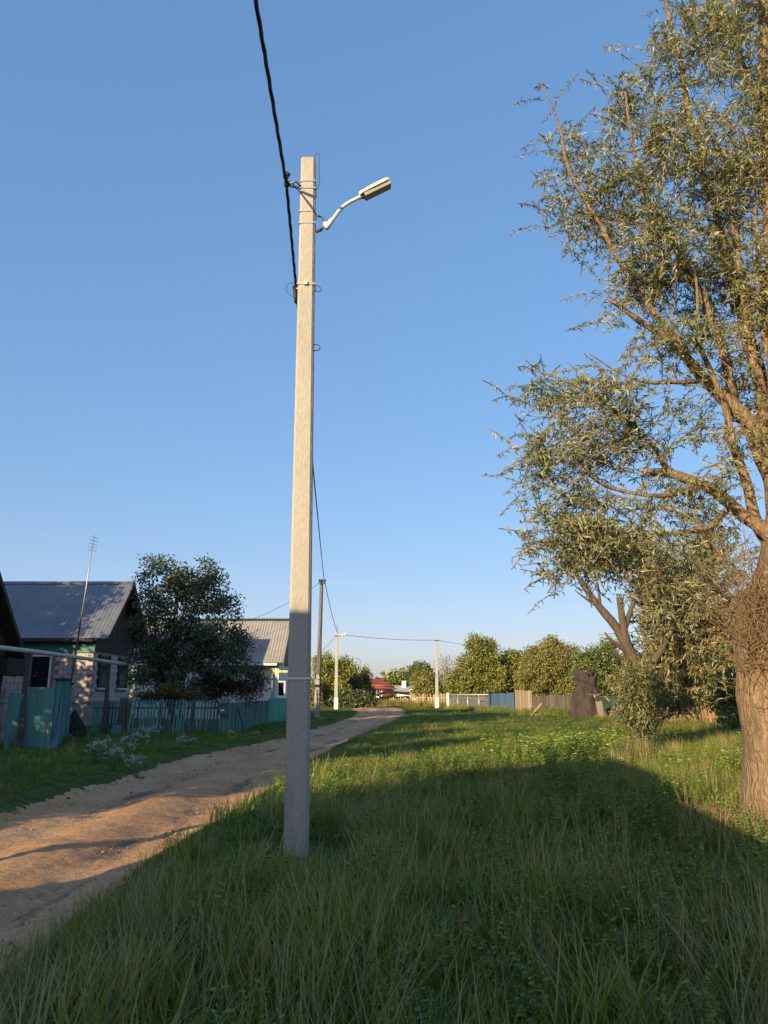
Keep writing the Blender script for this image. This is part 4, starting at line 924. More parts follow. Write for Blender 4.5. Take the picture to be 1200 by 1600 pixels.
def crown_mesh(name, m, ells, n_leaf, n_clump, clump_r, Ln, Wd, droop=.2, up=.5, pw=.45, tb=.25):
    cc, cdv = sample_ell(ells, n_clump, pw)
    ct = rng.random(n_clump)
    k = rng.integers(0, n_clump, n_leaf)
    off = rng.standard_normal((n_leaf, 3)); off = unit(off) * (rng.random((n_leaf, 1)) ** .5) * clump_r * rng.uniform(.6, 1.3, (n_leaf, 1)); off[:, 2] *= .8
    C = cc[k] + off
    A = unit(rng.standard_normal((n_leaf, 3))) + .6 * unit(off) + np.array([0, 0, -droop])
    Nn = unit(rng.standard_normal((n_leaf, 3)) + np.array([0, 0, up]))
    L_ = Ln * rng.uniform(.7, 1.3, n_leaf); V, F = leaf_geo(C, A, Nn, L_, Wd * rng.uniform(.75, 1.25, n_leaf))
    tint = np.clip(.5 + tb * (ct[k] - .5) * 2 + .22 * rng.standard_normal(n_leaf), 0, 1)
    return np_mesh(name, V, F, m, tint=np.repeat(tint, 4)), cc
def limb_path(a, b_, n=5, wig=.12, arch=.15):
    a = Vector(a); b_ = Vector(b_); L_ = (b_ - a).length; out = []
    ph = random.uniform(0, 6)
    for i in range(n + 1):
        t = i / n; p = a.lerp(b_, t); p.z += arch * L_ * math.sin(math.pi * t) * .6
        s = math.sin(math.pi * t) * wig * L_ * .5
        out.append(p + Vector((s * math.sin(ph + 3 * t), s * math.cos(ph + 2.3 * t), 0)))
    return out
def tree(name, label, cat, base, ells, leafm, barkm, n_leaf, n_clump, clump_r, Ln, Wd, trunk_r, top, limbs=14, group=None, stems=1, **kw):
    t = thing(name, label, cat, base, group); base = Vector(base)
    me, cc = crown_mesh('crown', leafm, [(Vector(e[0]) - base, e[1], e[2]) for e in ells], n_leaf, n_clump, clump_r, Ln, Wd, **kw)
    o = bpy.data.objects.new('crown', me); COL.objects.link(o); o.parent = t
    mb = MB(); top = Vector(top)
    for s in range(stems):
        b_ = base + Vector((random.uniform(-.3, .3), random.uniform(-.3, .3), -.2)) * (1 if stems > 1 else 0) - Vector((0, 0, .2))
        tp = top + Vector((random.uniform(-.8, .8), random.uniform(-.5, .5), random.uniform(-.5, .2))) * (1 if stems > 1 else 0)
        path = limb_path(b_, tp, 6, .08, 0); rad = [trunk_r * (1 - .85 * i / 6) / (1 if stems == 1 else 1.5) for i in range(7)]
        mb.tube(path, rad, 7)
        for k in range(limbs // stems):
            q = Vector(cc[random.randrange(len(cc))]) + base
            i = random.randint(1, 4); a_ = path[i]
            if q.z < a_.z: a_ = path[1]
            mb.tube(limb_path(a_, q, 4, .2, .1), [rad[i] * .5, rad[i] * .38, rad[i] * .26, rad[i] * .15, rad[i] * .05], 5)
    mb.build('trunk', barkm, t, True)
    return t
def E(px, py, rx, ry, Yd, depth=None, wt=1.0):
    s = mpp(Yd, at(px, py, Yd).z); return (at(px, py, Yd), (rx * s, (depth or (rx + ry) / 2 * s), ry * s), wt * rx * ry)

# ------------------------------------------------------------------ near willow
wb0 = gnd(1240, 1318); WY = wb0.y
wl = thing('willow_tree', 'huge old willow with thick pale brown trunk and silvery narrow leaves by the lawn', 'tree', wb0, 'willows')
def W(px, py, Yd=WY): return at(px, py, Yd)
tr = MB()
tp = [wb0 - Vector((0, 0, .4)), wb0 + Vector((0, 0, .02)), W(1238, 1230), W(1235, 1150), W(1234, 1070), W(1238, 1010), W(1243, 960), W(1243, 900), W(1240, 840), W(1236, 770), W(1228, 650), W(1222, 520), W(1212, 380), W(1205, 220), W(1195, 60), W(1190, -120)]
rad = [.56, .50, .48, .475, .53, .60, .60, .42, .31, .23, .185, .16, .135, .11, .08, .035]
cp_ = curve_pts(tp, 6); rr = np.interp(np.linspace(0, len(tp) - 1, len(cp_)), range(len(tp)), rad)
base_n = len(tr.v); tr.tube(cp_, list(rr), 28)
for i in range(base_n, len(tr.v)):            # knobbly burl, buttresses and furrows
    v = Vector(tr.v[i]); j = (i - base_n) // 28
    if j >= len(cp_): continue
    c = cp_[j]; d = (v - c); h = v.z
    n_ = .10 * mnoise.noise(v * 1.6) + .05 * mnoise.noise(v * 4.5) + .03 * mnoise.noise(Vector((v.x * 9, v.y * 9, v.z * 2)))
    burl = math.exp(-((h - 2.25) / .45) ** 2) * .14 * mnoise.noise(v * 3 + Vector((5, 1, 2)))
    foot = .07 * max(0, 1 - h / .7) ** 2 * (.5 + .5 * math.sin(5 * math.atan2(d.y, d.x)))
    tr.v[i] = tuple(c + d * (1 + n_ + burl + foot))
limbs = [
    ([W(1232, 860), W(1205, 760, 8.9), W(1190, 640, 8.8), W(1172, 520, 8.7), W(1150, 380, 8.7), W(1135, 240, 8.7)], .12, .02),
    ([W(1228, 900), W(1185, 800, 8.7), W(1150, 700, 8.5), W(1125, 620, 8.4), W(1095, 520, 8.3), W(1085, 420, 8.3)], .085, .012),
    ([W(1235, 880), W(1222, 740, 8.6), W(1205, 600, 8.5), W(1192, 470, 8.5), W(1180, 330, 8.5)], .10, .02),
    ([W(1238, 880), W(1195, 825), W(1150, 790, 8.75), W(1095, 757, 8.6), W(1045, 738, 8.5), W(1010, 742, 8.4)], .10, .04),
    ([W(1236, 820), W(1195, 720, 8.8), W(1150, 640, 8.7), W(1105, 590, 8.6), W(1062, 545, 8.5), W(1000, 500, 8.4), W(955, 470, 8.35)], .14, .018),
    ([W(1230, 700), W(1190, 600, 9.2), W(1165, 520, 9.3), W(1140, 420, 9.3), W(1100, 270, 9.3), W(1065, 120, 9.3), W(1035, -20, 9.3)], .12, .03),
    ([W(1150, 640, 8.7), W(1120, 520, 8.6), W(1065, 400, 8.5), W(1010, 310, 8.4), W(985, 200, 8.4), W(975, 120, 8.4)], .06, .010),
    ([W(1062, 545, 8.5), W(990, 440, 8.4), W(930, 340, 8.3), W(885, 250, 8.2), W(866, 180, 8.2), W(842, 122, 8.2)], .042, .005),
    ([W(930, 340, 8.3), W(890, 325, 8.2), W(850, 300, 8.2)], .022, .006),
    ([W(1045, 738, 8.5), W(1020, 690, 8.4), W(960, 640, 8.3), W(890, 600, 8.2), W(830, 575, 8.2)], .04, .006),
    ([W(1095, 757, 8.6), W(1030, 780, 8.4), W(950, 760, 8.3), W(880, 720, 8.2), W(830, 690, 8.2)], .036, .006),
    ([W(1150, 790, 8.75), W(1080, 830, 8.5), W(990, 830, 8.4), W(910, 830, 8.3), W(860, 800, 8.2)], .036, .006),
    ([W(1105, 590, 8.6), W(1040, 600, 8.4), W(980, 590, 8.3), W(920, 560, 8.2)], .036, .006),
    ([W(1222, 520), W(1240, 380, 9.3), W(1270, 220, 9.5), W(1290, 60, 9.6), W(1300, -100, 9.6)], .15, .03),
    ([W(1228, 650), W(1290, 520, 9.2), W(1350, 380, 9.5), W(1400, 220, 9.8)], .15, .03),
    ([W(1240, 840), W(1320, 720, 9), W(1390, 620, 9.2), W(1450, 560, 9.4)], .16, .03),
    ([W(1205, 220), W(1165, 120, 8.8), W(1130, 20, 8.8), W(1110, -80, 8.8)], .05, .015),
]
LP = []
for pts, r0_, r1_ in limbs:
    c = curve_pts(pts, 6); n = len(c)
    for i in range(1, n): c[i] = c[i] + Vector((mnoise.noise(c[i] * 2), mnoise.noise(c[i] * 2 + Vector((7, 0, 0))), mnoise.noise(c[i] * 2 + Vector((0, 9, 0))))) * .07
    tr.tube(c, [r0_ + (r1_ - r0_) * (i / (n - 1)) ** .8 for i in range(n)], 10, jit=.06); LP += c
tr.build('trunk', M['bark'], wl, True)
LPn = np.array([list(p) for p in LP + cp_[60:]])
EL = [(845, 132, 9, 9), (852, 160, 9, 14), (1090, 40, 72, 90), (1155, 20, 70, 120), (1040, 60, 26, 70), (980, 150, 50, 48), (1060, 190, 60, 95), (888, 212, 32, 42), (955, 262, 62, 52), (1130, 250, 80, 150), (857, 303, 26, 26), (925, 330, 58, 50), (1030, 345, 80, 75), (1000, 425, 60, 50), (1110, 430, 90, 90), (1060, 510, 70, 45), (1150, 560, 50, 70), (955, 470, 18, 22),
      (866, 592, 58, 46), (960, 592, 66, 44), (842, 690, 40, 58), (915, 685, 66, 62), (1000, 655, 60, 56), (1075, 640, 50, 60), (850, 790, 42, 56), (920, 795, 66, 72), (1000, 800, 66, 66), (1080, 745, 60, 26), (1030, 735, 50, 30), (1085, 800, 50, 60), (885, 862, 36, 36), (950, 872, 40, 34), (1060, 880, 55, 55), (1140, 700, 36, 70), (1120, 880, 40, 60),
      (1230, 200, 80, 190), (1210, 420, 60, 110), (1320, 250, 90, 250), (1300, 520, 80, 140), (1400, 420, 100, 200), (1420, 620, 80, 90), (1190, 640, 30, 80)]
EW = []
for (px, py, rx, ry) in EL:
    sparse = .55 if (py > 600 and px > 980) or (560 < py < 740 and px > 980) else 1.0
    EW.append(E(px, py, rx, ry, 8.4 + random.uniform(-.5, .7), depth=.6, wt=sparse))
def shoots(ells, n_sh, per, Ln, Wd, lo, hi, lean_up, droop, m, attach=None, tw=.006):
    ends, dv = sample_ell(ells, n_sh, .42)
    ctr = np.array([list(e[0]) for e in ells]).mean(0)
    ln = rng.uniform(lo, hi, n_sh)
    dirs = unit(np.stack([rng.normal(0, .45, n_sh), rng.normal(0, .45, n_sh), rng.normal(lean_up, .35, n_sh)], 1) + .2 * dv)
    if attach is not None:                      # grow away from the nearest limb
        D_ = np.linalg.norm(ends[:, None, :] - attach[None, ::3, :], axis=2); near = attach[::3][D_.argmin(1)]
        dirs = unit(dirs + .45 * unit(ends - near))
    starts = ends - dirs * ln[:, None]
    t = np.linspace(0.05, 1, per)[None, :, None] + rng.uniform(-.03, .03, (n_sh, per, 1))
    sagv = np.array([0, 0, -1.0])[None, None, :] * droop * (ln[:, None, None]) * t ** 2
    C = starts[:, None, :] + dirs[:, None, :] * ln[:, None, None] * t + sagv
    tang = unit(dirs[:, None, :] + sagv * 0 + np.array([0, 0, -2 * droop])[None, None, :] * t)
    side = unit(rng.standard_normal(C.shape))
    A = unit(tang * .75 + side * .75 + np.array([0, 0, -.35]))
    Nn = unit(rng.standard_normal(C.shape) + np.array([-.3, -.4, .6]))
    L_ = Ln * rng.uniform(.55, 1.25, C.shape[:2]) * np.where(t[..., 0] > .85, .8, 1)
    keep = rng.random(C.shape[:2]) < .93
    ct = np.clip(.5 + .2 * rng.standard_normal((n_sh, 1)) + .2 * rng.standard_normal(C.shape[:2]), 0, 1)
    V, F = leaf_geo(C[keep], A[keep], Nn[keep], L_[keep], Wd * rng.uniform(.75, 1.25, keep.sum()), .18)
    me = np_mesh('crown', V, F, m, tint=np.repeat(ct[keep], 4))
    # thin stems, three sides each
    T = np.linspace(0, 1, 4); P = starts[:, None, :] + dirs[:, None, :] * ln[:, None, None] * T[None, :, None] + np.array([0, 0, -1.0])[None, None, :] * droop * ln[:, None, None] * (T ** 2)[None, :, None]
    a = unit(np.cross(dirs, rng.standard_normal(dirs.shape))); b_ = np.cross(dirs, a)
    rr_ = tw * (1.15 - T)[None, :, None, None]
    ang = np.array([0, 2.09, 4.19]); ring_ = a[:, None, None, :] * np.cos(ang)[None, None, :, None] + b_[:, None, None, :] * np.sin(ang)[None, None, :, None]
    VV = (P[:, :, None, :] + ring_ * rr_).reshape(-1, 3)
    F2 = []
    base_i = np.arange(n_sh)[:, None] * 12
    for i in range(3):
        for k in range(3):
            F2.append(base_i + np.array([[i * 3 + k, i * 3 + (k + 1) % 3, (i + 1) * 3 + (k + 1) % 3, (i + 1) * 3 + k]]))
    return me, np_mesh('twigs', VV, np.concatenate(F2, 0), M['bark_twig'])
def place(me, name, t):
    Vv = np.empty(len(me.vertices) * 3, np.float32); me.vertices.foreach_get('co', Vv); Vv = Vv.reshape(-1, 3) - np.array(list(t.location), np.float32); me.vertices.foreach_set('co', Vv.ravel()); me.update()
    o = bpy.data.objects.new(name, me); COL.objects.link(o); o.parent = t; return o
me, tw_ = shoots(EW, 4600, 24, .092, .0175, .3, .8, .45, .34, M['leaf_willow'], LPn)
place(me, 'crown', wl); kind(place(tw_, 'twigs', wl), 'stuff')
# bare shoots bristling from the burl
bs_ = MB()
for i in range(330):
    a_ = W(random.uniform(1158, 1236), random.gauss(975, 48), WY - random.uniform(.28, .5))
    ln_ = random.uniform(.2, 1.05) * (1 if random.random() < .4 else .5)
    dx = -abs(random.gauss(.55, .45)) if random.random() < .75 else random.uniform(-.2, .4); d_ = Vector((dx, random.uniform(-.5, .1), random.gauss(.45, .4))).normalized()
    mid_ = a_ + d_ * ln_ * .5 + Vector((0, 0, random.uniform(-.06, .03))); e2_ = a_ + d_ * ln_ + Vector((random.uniform(-.1, .1), random.uniform(-.1, .1), random.uniform(-.05, .2)))
    r_ = random.uniform(.0015, .0042)
    bs_.tube([a_ - d_ * .1, a_, mid_, e2_], [r_ * 1.4, r_ * 1.2, r_ * .8, r_ * .25], 5)
kind(bs_.build('bare_shoots', M['bark_twig'], wl, True), 'stuff')
# dry shoots fallen at the foot
fs2 = MB()
for i in range(90):
    x = wb0.x - random.uniform(.45, .95); y = wb0.y - random.uniform(-.7, .5); z = g1(x, y); an_ = random.uniform(0, 6.28); ln_ = random.uniform(.15, .5)
    fs2.tube([(x, y, z), (x + ln_ * .5 * math.cos(an_), y + ln_ * .5 * math.sin(an_), z + random.uniform(.1, .35)), (x + ln_ * math.cos(an_), y + ln_ * math.sin(an_), z + random.uniform(.05, .4))], [.005, .004, .002], 4)
o = fs2.build('dry_twigs', M['bark_twig']); kind(o, 'stuff')

# ------------------------------------------------------------------ second willow, farther back
W2 = 20.0; b2 = at(1003, 1150, W2); b2.z = g1(b2.x, b2.y)
w2 = thing('willow_tree', 'smaller willow with split bare limbs and hanging yellowish leaves before the red pickets', 'tree', b2, 'willows')
mb = MB()
def X2(px, py, dy=0): return at(px, py, W2 + dy)
for pts, r0_, r1_ in [([b2 - Vector((0, 0, .3)), X2(1003, 1100), X2(999, 1050), X2(985, 1020), X2(965, 983), X2(938, 950), X2(912, 915), X2(890, 875), X2(870, 830)], .25, .025),
                      ([X2(990, 1035), X2(978, 1000, -.1), X2(972, 965, -.1), X2(968, 934, -.1)], .13, .075),
                      ([X2(975, 985, -.1), X2(990, 940), X2(1005, 900), X2(1020, 850)], .08, .02),
                      ([X2(985, 1022), X2(955, 1000, -.2), X2(945, 988, -.2)], .07, .02), ([X2(990, 1035), X2(962, 1024, -.2), X2(952, 1017, -.3)], .06, .02),
                      ([X2(938, 950), X2(915, 935, -.1), X2(898, 922, -.1)], .05, .012), ([X2(938, 950), X2(934, 915), X2(925, 880)], .05, .012),
                      ([X2(1000, 1060), X2(1030, 1020), X2(1060, 960), X2(1085, 900)], .14, .03), ([X2(1000, 1080), X2(1040, 1050), X2(1080, 1020)], .10, .02)]:
    c = curve_pts(pts, 5); n = len(c); mb.tube(c, [r0_ + (r1_ - r0_) * (i / (n - 1)) ** .8 for i in range(n)], 10, jit=.07)
for k in range(10):
    c = X2(968 + random.uniform(-3, 3), 938, -.1); mb.tube([c - Vector((0, 0, .2)), c + Vector((random.uniform(-.1, .1), 0, random.uniform(.05, .25)))], [.035, .004], 4)
mb.build('trunk', M['bark_dark'], w2, True)
E2 = [E(*a, 20.2 + random.uniform(-.8, .8) - (1.2 if wt_ == 3 else 0), depth=(.5 if wt_ == 3 else 1.0), wt=wt_) for a, wt_ in [((1045, 950, 44, 60), 1), ((1065, 1025, 55, 50), 1), ((1025, 1060, 36, 42), 1), ((1090, 950, 48, 66), 1), ((1110, 860, 40, 50), .8), ((1050, 1078, 50, 24), 1), ((998, 1075, 26, 34), .7), ((1005, 1105, 22, 28), .6), ((1010, 860, 40, 40), .5), ((930, 850, 60, 35), .5), ((1030, 905, 40, 40), .8), ((1130, 960, 36, 70), .8)]]
me, tw_ = shoots(E2, 1700, 20, .17, .036, .6, 1.3, -.1, .35, M['leaf_willow_b'], None, .008)
place(me, 'crown', w2); kind(place(tw_, 'twigs', w2), 'stuff')

# ------------------------------------------------------------------ shrubs and trees, one by one
def T(name, label, cat, px, Yd, els, leafm, n, k, cr, Ln, Wd, tr_, bark='bark_dark', depth=None, group=None, limbs=14, stems=1, **kw):
    b_ = at(px, 1100, Yd); b_.z = g1(b_.x, b_.y)
    ee = [E(*e[:4], Yd, depth=depth, wt=(e[4] if len(e) > 4 else 1)) for e in els]
    top = max(ee, key=lambda q: q[0].z)[0]
    return tree(name, label, cat, b_, ee, M[leafm], M[bark], n, k, cr, Ln, Wd, tr_, top, limbs, group, stems, **kw)
T('lilac_bush', 'dark glossy broad-leaved bush behind the old willow trunk', 'bush', 1140, 27, [(1148, 1070, 42, 55), (1150, 1112, 24, 34), (1175, 1070, 50, 70), (1210, 1060, 60, 80)], 'leaf_mid', 9000, 260, .42, .15, .085, .08, depth=1.6, stems=3)
T('lilac_bush', 'bright green bush spilling over the red picket fence', 'bush', 1085, 32, [(1075, 1072, 36, 22), (1112, 1092, 26, 18), (1045, 1072, 26, 22)], 'leaf_mid', 6000, 180, .4, .14, .08, .07, depth=1.2, stems=3)
T('drooping_shrub', 'olive drooping shrub hiding the foot of the smaller willow', 'bush', 1000, 18.4, [(996, 1062, 22, 22), (1002, 1090, 20, 26), (992, 1112, 16, 18)], 'leaf_shade', 5200, 200, .38, .12, .03, .05, depth=.6, stems=4, droop=.9)
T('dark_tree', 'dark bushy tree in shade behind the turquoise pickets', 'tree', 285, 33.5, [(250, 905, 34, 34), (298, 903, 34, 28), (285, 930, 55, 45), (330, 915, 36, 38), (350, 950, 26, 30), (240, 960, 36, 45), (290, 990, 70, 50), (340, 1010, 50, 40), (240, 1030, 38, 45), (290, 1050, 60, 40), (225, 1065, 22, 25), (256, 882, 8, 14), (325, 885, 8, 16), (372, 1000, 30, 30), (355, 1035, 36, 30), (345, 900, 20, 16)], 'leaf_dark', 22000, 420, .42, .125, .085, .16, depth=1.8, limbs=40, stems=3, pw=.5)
T('garden_shrub', 'brownish green shrub above the dim board fence beside the white house', 'bush', 360, 34.5, [(345, 1070, 42, 26), (390, 1068, 28, 26), (320, 1080, 25, 16)], 'leaf_shrub', 9000, 160, .35, .10, .05, .05, depth=1.0, stems=4)
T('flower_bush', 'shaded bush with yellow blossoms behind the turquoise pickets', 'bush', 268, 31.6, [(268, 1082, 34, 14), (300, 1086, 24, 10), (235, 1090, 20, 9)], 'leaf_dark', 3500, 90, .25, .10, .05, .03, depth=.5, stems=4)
fb = bpy.data.objects.get('flower_bush')
ee = [E(*e, 31.1, depth=.35) for e in [(266, 1078, 30, 10), (292, 1083, 22, 7)]]
me, _ = crown_mesh('blossoms', M['yellow_petal'], ee, 260, 50, .10, .08, .07)
place(me, 'blossoms', fb)
# far left group, beyond the posts
T('golden_tree', 'rounded golden green tree directly behind the distant lamp post', 'tree', 512, 92, [(512, 1048, 26, 26), (520, 1075, 30, 24), (500, 1082, 22, 20), (540, 1045, 14, 18)], 'leaf_far', 20000, 220, .8, .23, .15, .3, group='trees beyond the road bend')
T('green_tree', 'slim dark-edged green tree between golden tree and red house', 'tree', 548, 96, [(545, 1066, 16, 26), (548, 1085, 20, 18)], 'leaf_mid', 10000, 130, .75, .23, .15, .25, group='trees beyond the road bend')
T('green_tree', 'pointed light green tree touching the red house roof', 'tree', 570, 100, [(568, 1058, 8, 14), (568, 1078, 14, 20), (572, 1086, 12, 14)], 'leaf_far', 8000, 110, .7, .23, .15, .25, group='trees beyond the road bend')
T('orange_bush', 'rusty orange shrub glimpsed between concrete lamp post and wooden pole', 'bush', 488, 88, [(488, 1080, 9, 22)], 'leaf_olive', 1800, 60, .6, .3, .2, .12, group='trees beyond the road bend')
hd_ = [(at(px, 1094, 86), (1.2, .9, .95), 1.0) for px in (535, 545, 555, 565, 573)]
b_ = at(555, 1100, 86); b_.z = g1(b_.x, b_.y)
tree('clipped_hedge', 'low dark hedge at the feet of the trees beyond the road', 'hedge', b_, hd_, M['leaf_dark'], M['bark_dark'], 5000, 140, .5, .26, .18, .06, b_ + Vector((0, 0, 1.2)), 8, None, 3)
T('dark_tree', 'small round dark tree far beyond the open shed roof', 'tree', 621, 170, [(617, 1064, 8, 10), (627, 1062, 6, 9)], 'leaf_mid', 1800, 50, 1.1, .5, .36, .3, group='far trees beyond the shed')
T('dark_tree', 'tall uneven dark tree behind the olive bush and bare post', 'tree', 656, 128, [(655, 1048, 10, 12), (665, 1050, 10, 12), (646, 1052, 6, 9), (660, 1065, 14, 14)], 'leaf_mid', 3200, 80, 1.0, .42, .3, .3, group='far trees beyond the shed')
T('olive_bush', 'rounded olive bush between open shed and bare concrete post', 'bush', 661, 99, [(661, 1070, 17, 20), (664, 1082, 19, 14)], 'leaf_olive', 10000, 140, .7, .22, .14, .2)
bt = T('bare_tree', 'pale leafless tree with fine twigs beside the bare concrete post', 'tree', 700, 118, [(700, 1040, 18, 24), (690, 1050, 14, 20), (715, 1045, 14, 20)], 'leaf_bare', 700, 120, .9, .3, .1, .22, bark='grey_wood', limbs=60)
T('olive_bush', 'low yellow-green bush at the foot of the leafless tree', 'bush', 712, 100, [(708, 1078, 14, 14), (728, 1075, 14, 14)], 'leaf_far', 3000, 80, .8, .32, .2, .15)
grp = 'trees behind the far fences'
T('bushy_tree', 'dense golden green tree with feathery top behind wire mesh fence', 'tree', 752, 84, [(750, 1030, 32, 26), (738, 1056, 38, 30), (768, 1056, 34, 30), (728, 1074, 30, 20), (742, 1006, 11, 13), (762, 1010, 9, 12)], 'leaf_far', 30000, 300, .75, .22, .14, .3, group=grp)
T('bushy_tree', 'sunlit yellow tree with dark hollow right behind blue metal sheets', 'tree', 793, 86, [(790, 1045, 26, 26), (806, 1062, 24, 28), (782, 1072, 22, 20)], 'leaf_far', 20000, 220, .7, .22, .14, .25, group=grp)
T('bushy_tree', 'dull dark green tree standing taller behind the two sunlit trees', 'tree', 818, 100, [(818, 1036, 26, 24), (828, 1062, 30, 28), (800, 1026, 10, 14)], 'leaf_mid', 14000, 170, .8, .24, .15, .3, group=grp)
T('bushy_tree', 'broad olive tree with wispy top behind the weathered plank fence', 'tree', 862, 80, [(852, 1034, 34, 26), (882, 1038, 32, 30), (842, 1060, 36, 28), (890, 1066, 30, 28), (862, 1008, 14, 12)], 'leaf_olive', 30000, 300, .72, .21, .13, .3, group=grp)
T('bushy_tree', 'light green tree behind the dark stump and green sheet fence', 'tree', 950, 66, [(945, 1030, 34, 28), (968, 1045, 34, 30), (935, 1062, 32, 28), (978, 1072, 32, 26), (912, 1045, 24, 26)], 'leaf_mid', 26000, 300, .65, .19, .12, .3, group=grp)
T('bushy_tree', 'shaded green tree behind the willow and red pickets', 'tree', 1020, 58, [(1010, 1050, 34, 36), (1050, 1040, 34, 46), (1090, 1050, 34, 40), (1030, 1085, 40, 26)], 'leaf_mid', 12000, 220, .7, .22, .14, .3, group=grp)
T('bushy_tree', 'tall green tree glimpsed between willow crown and willow trunk', 'tree', 1150, 52, [(1140, 1000, 40, 60), (1190, 1010, 40, 60), (1120, 1060, 40, 40), (1180, 1070, 50, 40)], 'leaf_mid', 11000, 220, .7, .2, .13, .3, group=grp)
for i, (px, hh) in enumerate(((770, 1005), (832, 1015), (905, 1018), (890, 1008))):
    T('thin_sapling', ['thin twiggy sapling poking above the golden tree', 'thin twiggy sapling poking above the dull dark tree', 'thin twiggy sapling rising between olive tree and stump', 'thin twiggy sapling poking above the broad olive tree'][i], 'tree', px, 88, [(px, hh + 8, 7, 12), (px, hh + 30, 8, 20)], 'leaf_bare', 260, 40, .5, .25, .1, .07, bark='grey_wood', limbs=16, group='twiggy saplings above the far trees')
# far woods on the horizon
wd = MB()
C = []
nW = 16000
xx = rng.uniform(-420, 420, nW); yy = rng.uniform(330, 420, nW); hh_ = (7 + 3.5 * np.sin(xx * .043) + 2.5 * np.sin(xx * .11 + 1) + 1.5 * np.sin(xx * .31)) ; zz_ = rng.random(nW) ** .7 * np.maximum(hh_, 3)
V, F = leaf_geo(np.stack([xx, yy, zz_], 1), rng.standard_normal((nW, 3)), rng.standard_normal((nW, 3)), rng.uniform(2, 4, nW), rng.uniform(1.5, 3, nW))
o = bpy.data.objects.new('distant_woods', np_mesh('distant_woods', V, F, M['leaf_mid'], tint=np.repeat(rng.random(nW), 4))); COL.objects.link(o); kind(o, 'stuff')
# trees outside the picture, on the sunny side, whose shade lies over the verge and the houses
first = None
spots = [(-12.25, -2.0, .80), (-14.4, -2.5, .78), (-16.2, 0.0, .86), (-19.0, -1.0, .95), (-21.8, 1.5, 1.15), (-24.3, 0.5, 1.5), (-27.6, 3.0, 1.42), (-31.3, 4.0, 1.08), (-35.2, 5.5, 1.48), (-38.6, 5.0, 1.62), (-42.2, 5.5, 1.42), (-46.5, 5.5, 1.3)]
for i, (lat, s, scl) in enumerate(spots):
    p_ = LS(lat, s); p_.z = 0
    if first is None:
        ee = [(Vector((0, 0, 3.4)), (1.75, 1.75, 3.0), 3), (Vector((.2, 0, 5.6)), (1.35, 1.35, 2.4), 2), (Vector((0, .2, 1.6)), (1.8, 1.8, 1.4), 1.6)]
        first = tree('roadside_tree', 'dense green tree outside the picture shading the left verge', 'tree', Vector((0, 0, 0)), ee, M['leaf_mid'], M['bark_dark'], 17000, 260, .55, .19, .13, .2, Vector((0, 0, 7)), 14, 'trees outside the picture')
        o = first
    else: o = copy_tree(first)
    o.location = p_; o.rotation_euler.z = i * 1.3; o.scale = (scl,) * 3
    o['label'] = 'dense green tree outside the picture shading the left verge'
# ------------------------------------------------------------------ grass and herbs (geometry nodes: real tufts on points)
def blade_tuft(name, m, n, h, spread, width, bend, hvar=.4, seg=3, tlo=0, thi=.75, lean=.35):
    Vs, Fs, Ts = [], [], []
    for i in range(n):
        a = rng.uniform(0, 6.283); r = spread * math.sqrt(rng.random()); bx, by = r * math.cos(a), r * math.sin(a)
        hh = h * (1 - hvar * rng.random()); d = rng.uniform(0, 6.283); ln = lean * rng.random(); bd = bend * rng.uniform(.3, 1.2)
        sx, sy = -math.sin(d), math.cos(d); wv = width * rng.uniform(.7, 1.3); tt = rng.uniform(tlo, thi)
        b0 = len(Vs)
        for k in range(seg + 1):
            t = k / seg; o_ = hh * (ln * t + bd * t * t); z = hh * (t - .35 * bd * t * t); ww = wv * (1 - t ** 1.6) * .5 + .0004
            for s in (-1, 1): Vs.append((bx + math.cos(d) * o_ + s * sx * ww, by + math.sin(d) * o_ + s * sy * ww, z)); Ts.append(min(1, tt + .12 * t))
        for k in range(seg): q = b0 + 2 * k; Fs.append((q, q + 1, q + 3, q + 2))
    return bpy.data.objects.new(name, np_mesh(name, np.array(Vs), np.array(Fs), m, tint=np.array(Ts)))
def herb(name, m, stems, h, nleaf, ll, lw, spread, droop=.3, up=.6, tl=(0, 1), topm=None):
    C, A, T_ = [], [], []; 
    for s in range(stems):
        a = rng.uniform(0, 6.283); r = spread * math.sqrt(rng.random()); x, y = r * math.cos(a), r * math.sin(a); hh = h * rng.uniform(.6, 1.1); lx_, ly_ = rng.normal(0, .2, 2); tt = rng.uniform(*tl)
        for k in range(nleaf):
            t = (k + rng.random()) / nleaf; C.append((x + lx_ * hh * t, y + ly_ * hh * t, hh * t)); b = rng.uniform(0, 6.283); A.append((math.cos(b), math.sin(b), up - droop * 2 * rng.random())); T_.append(np.clip(tt + .15 * rng.normal(), 0, 1))
    C = np.array(C); A = np.array(A); n = len(C)
    V, F = leaf_geo(C, A, unit(rng.standard_normal((n, 3)) * .9 + np.array([0, -.25, .6])), ll * rng.uniform(.6, 1.2, n), lw * rng.uniform(.7, 1.2, n))
    return bpy.data.objects.new(name, np_mesh(name, V, F, m, tint=np.repeat(np.array(T_), 4)))
G = M['grass']
H_ = .52
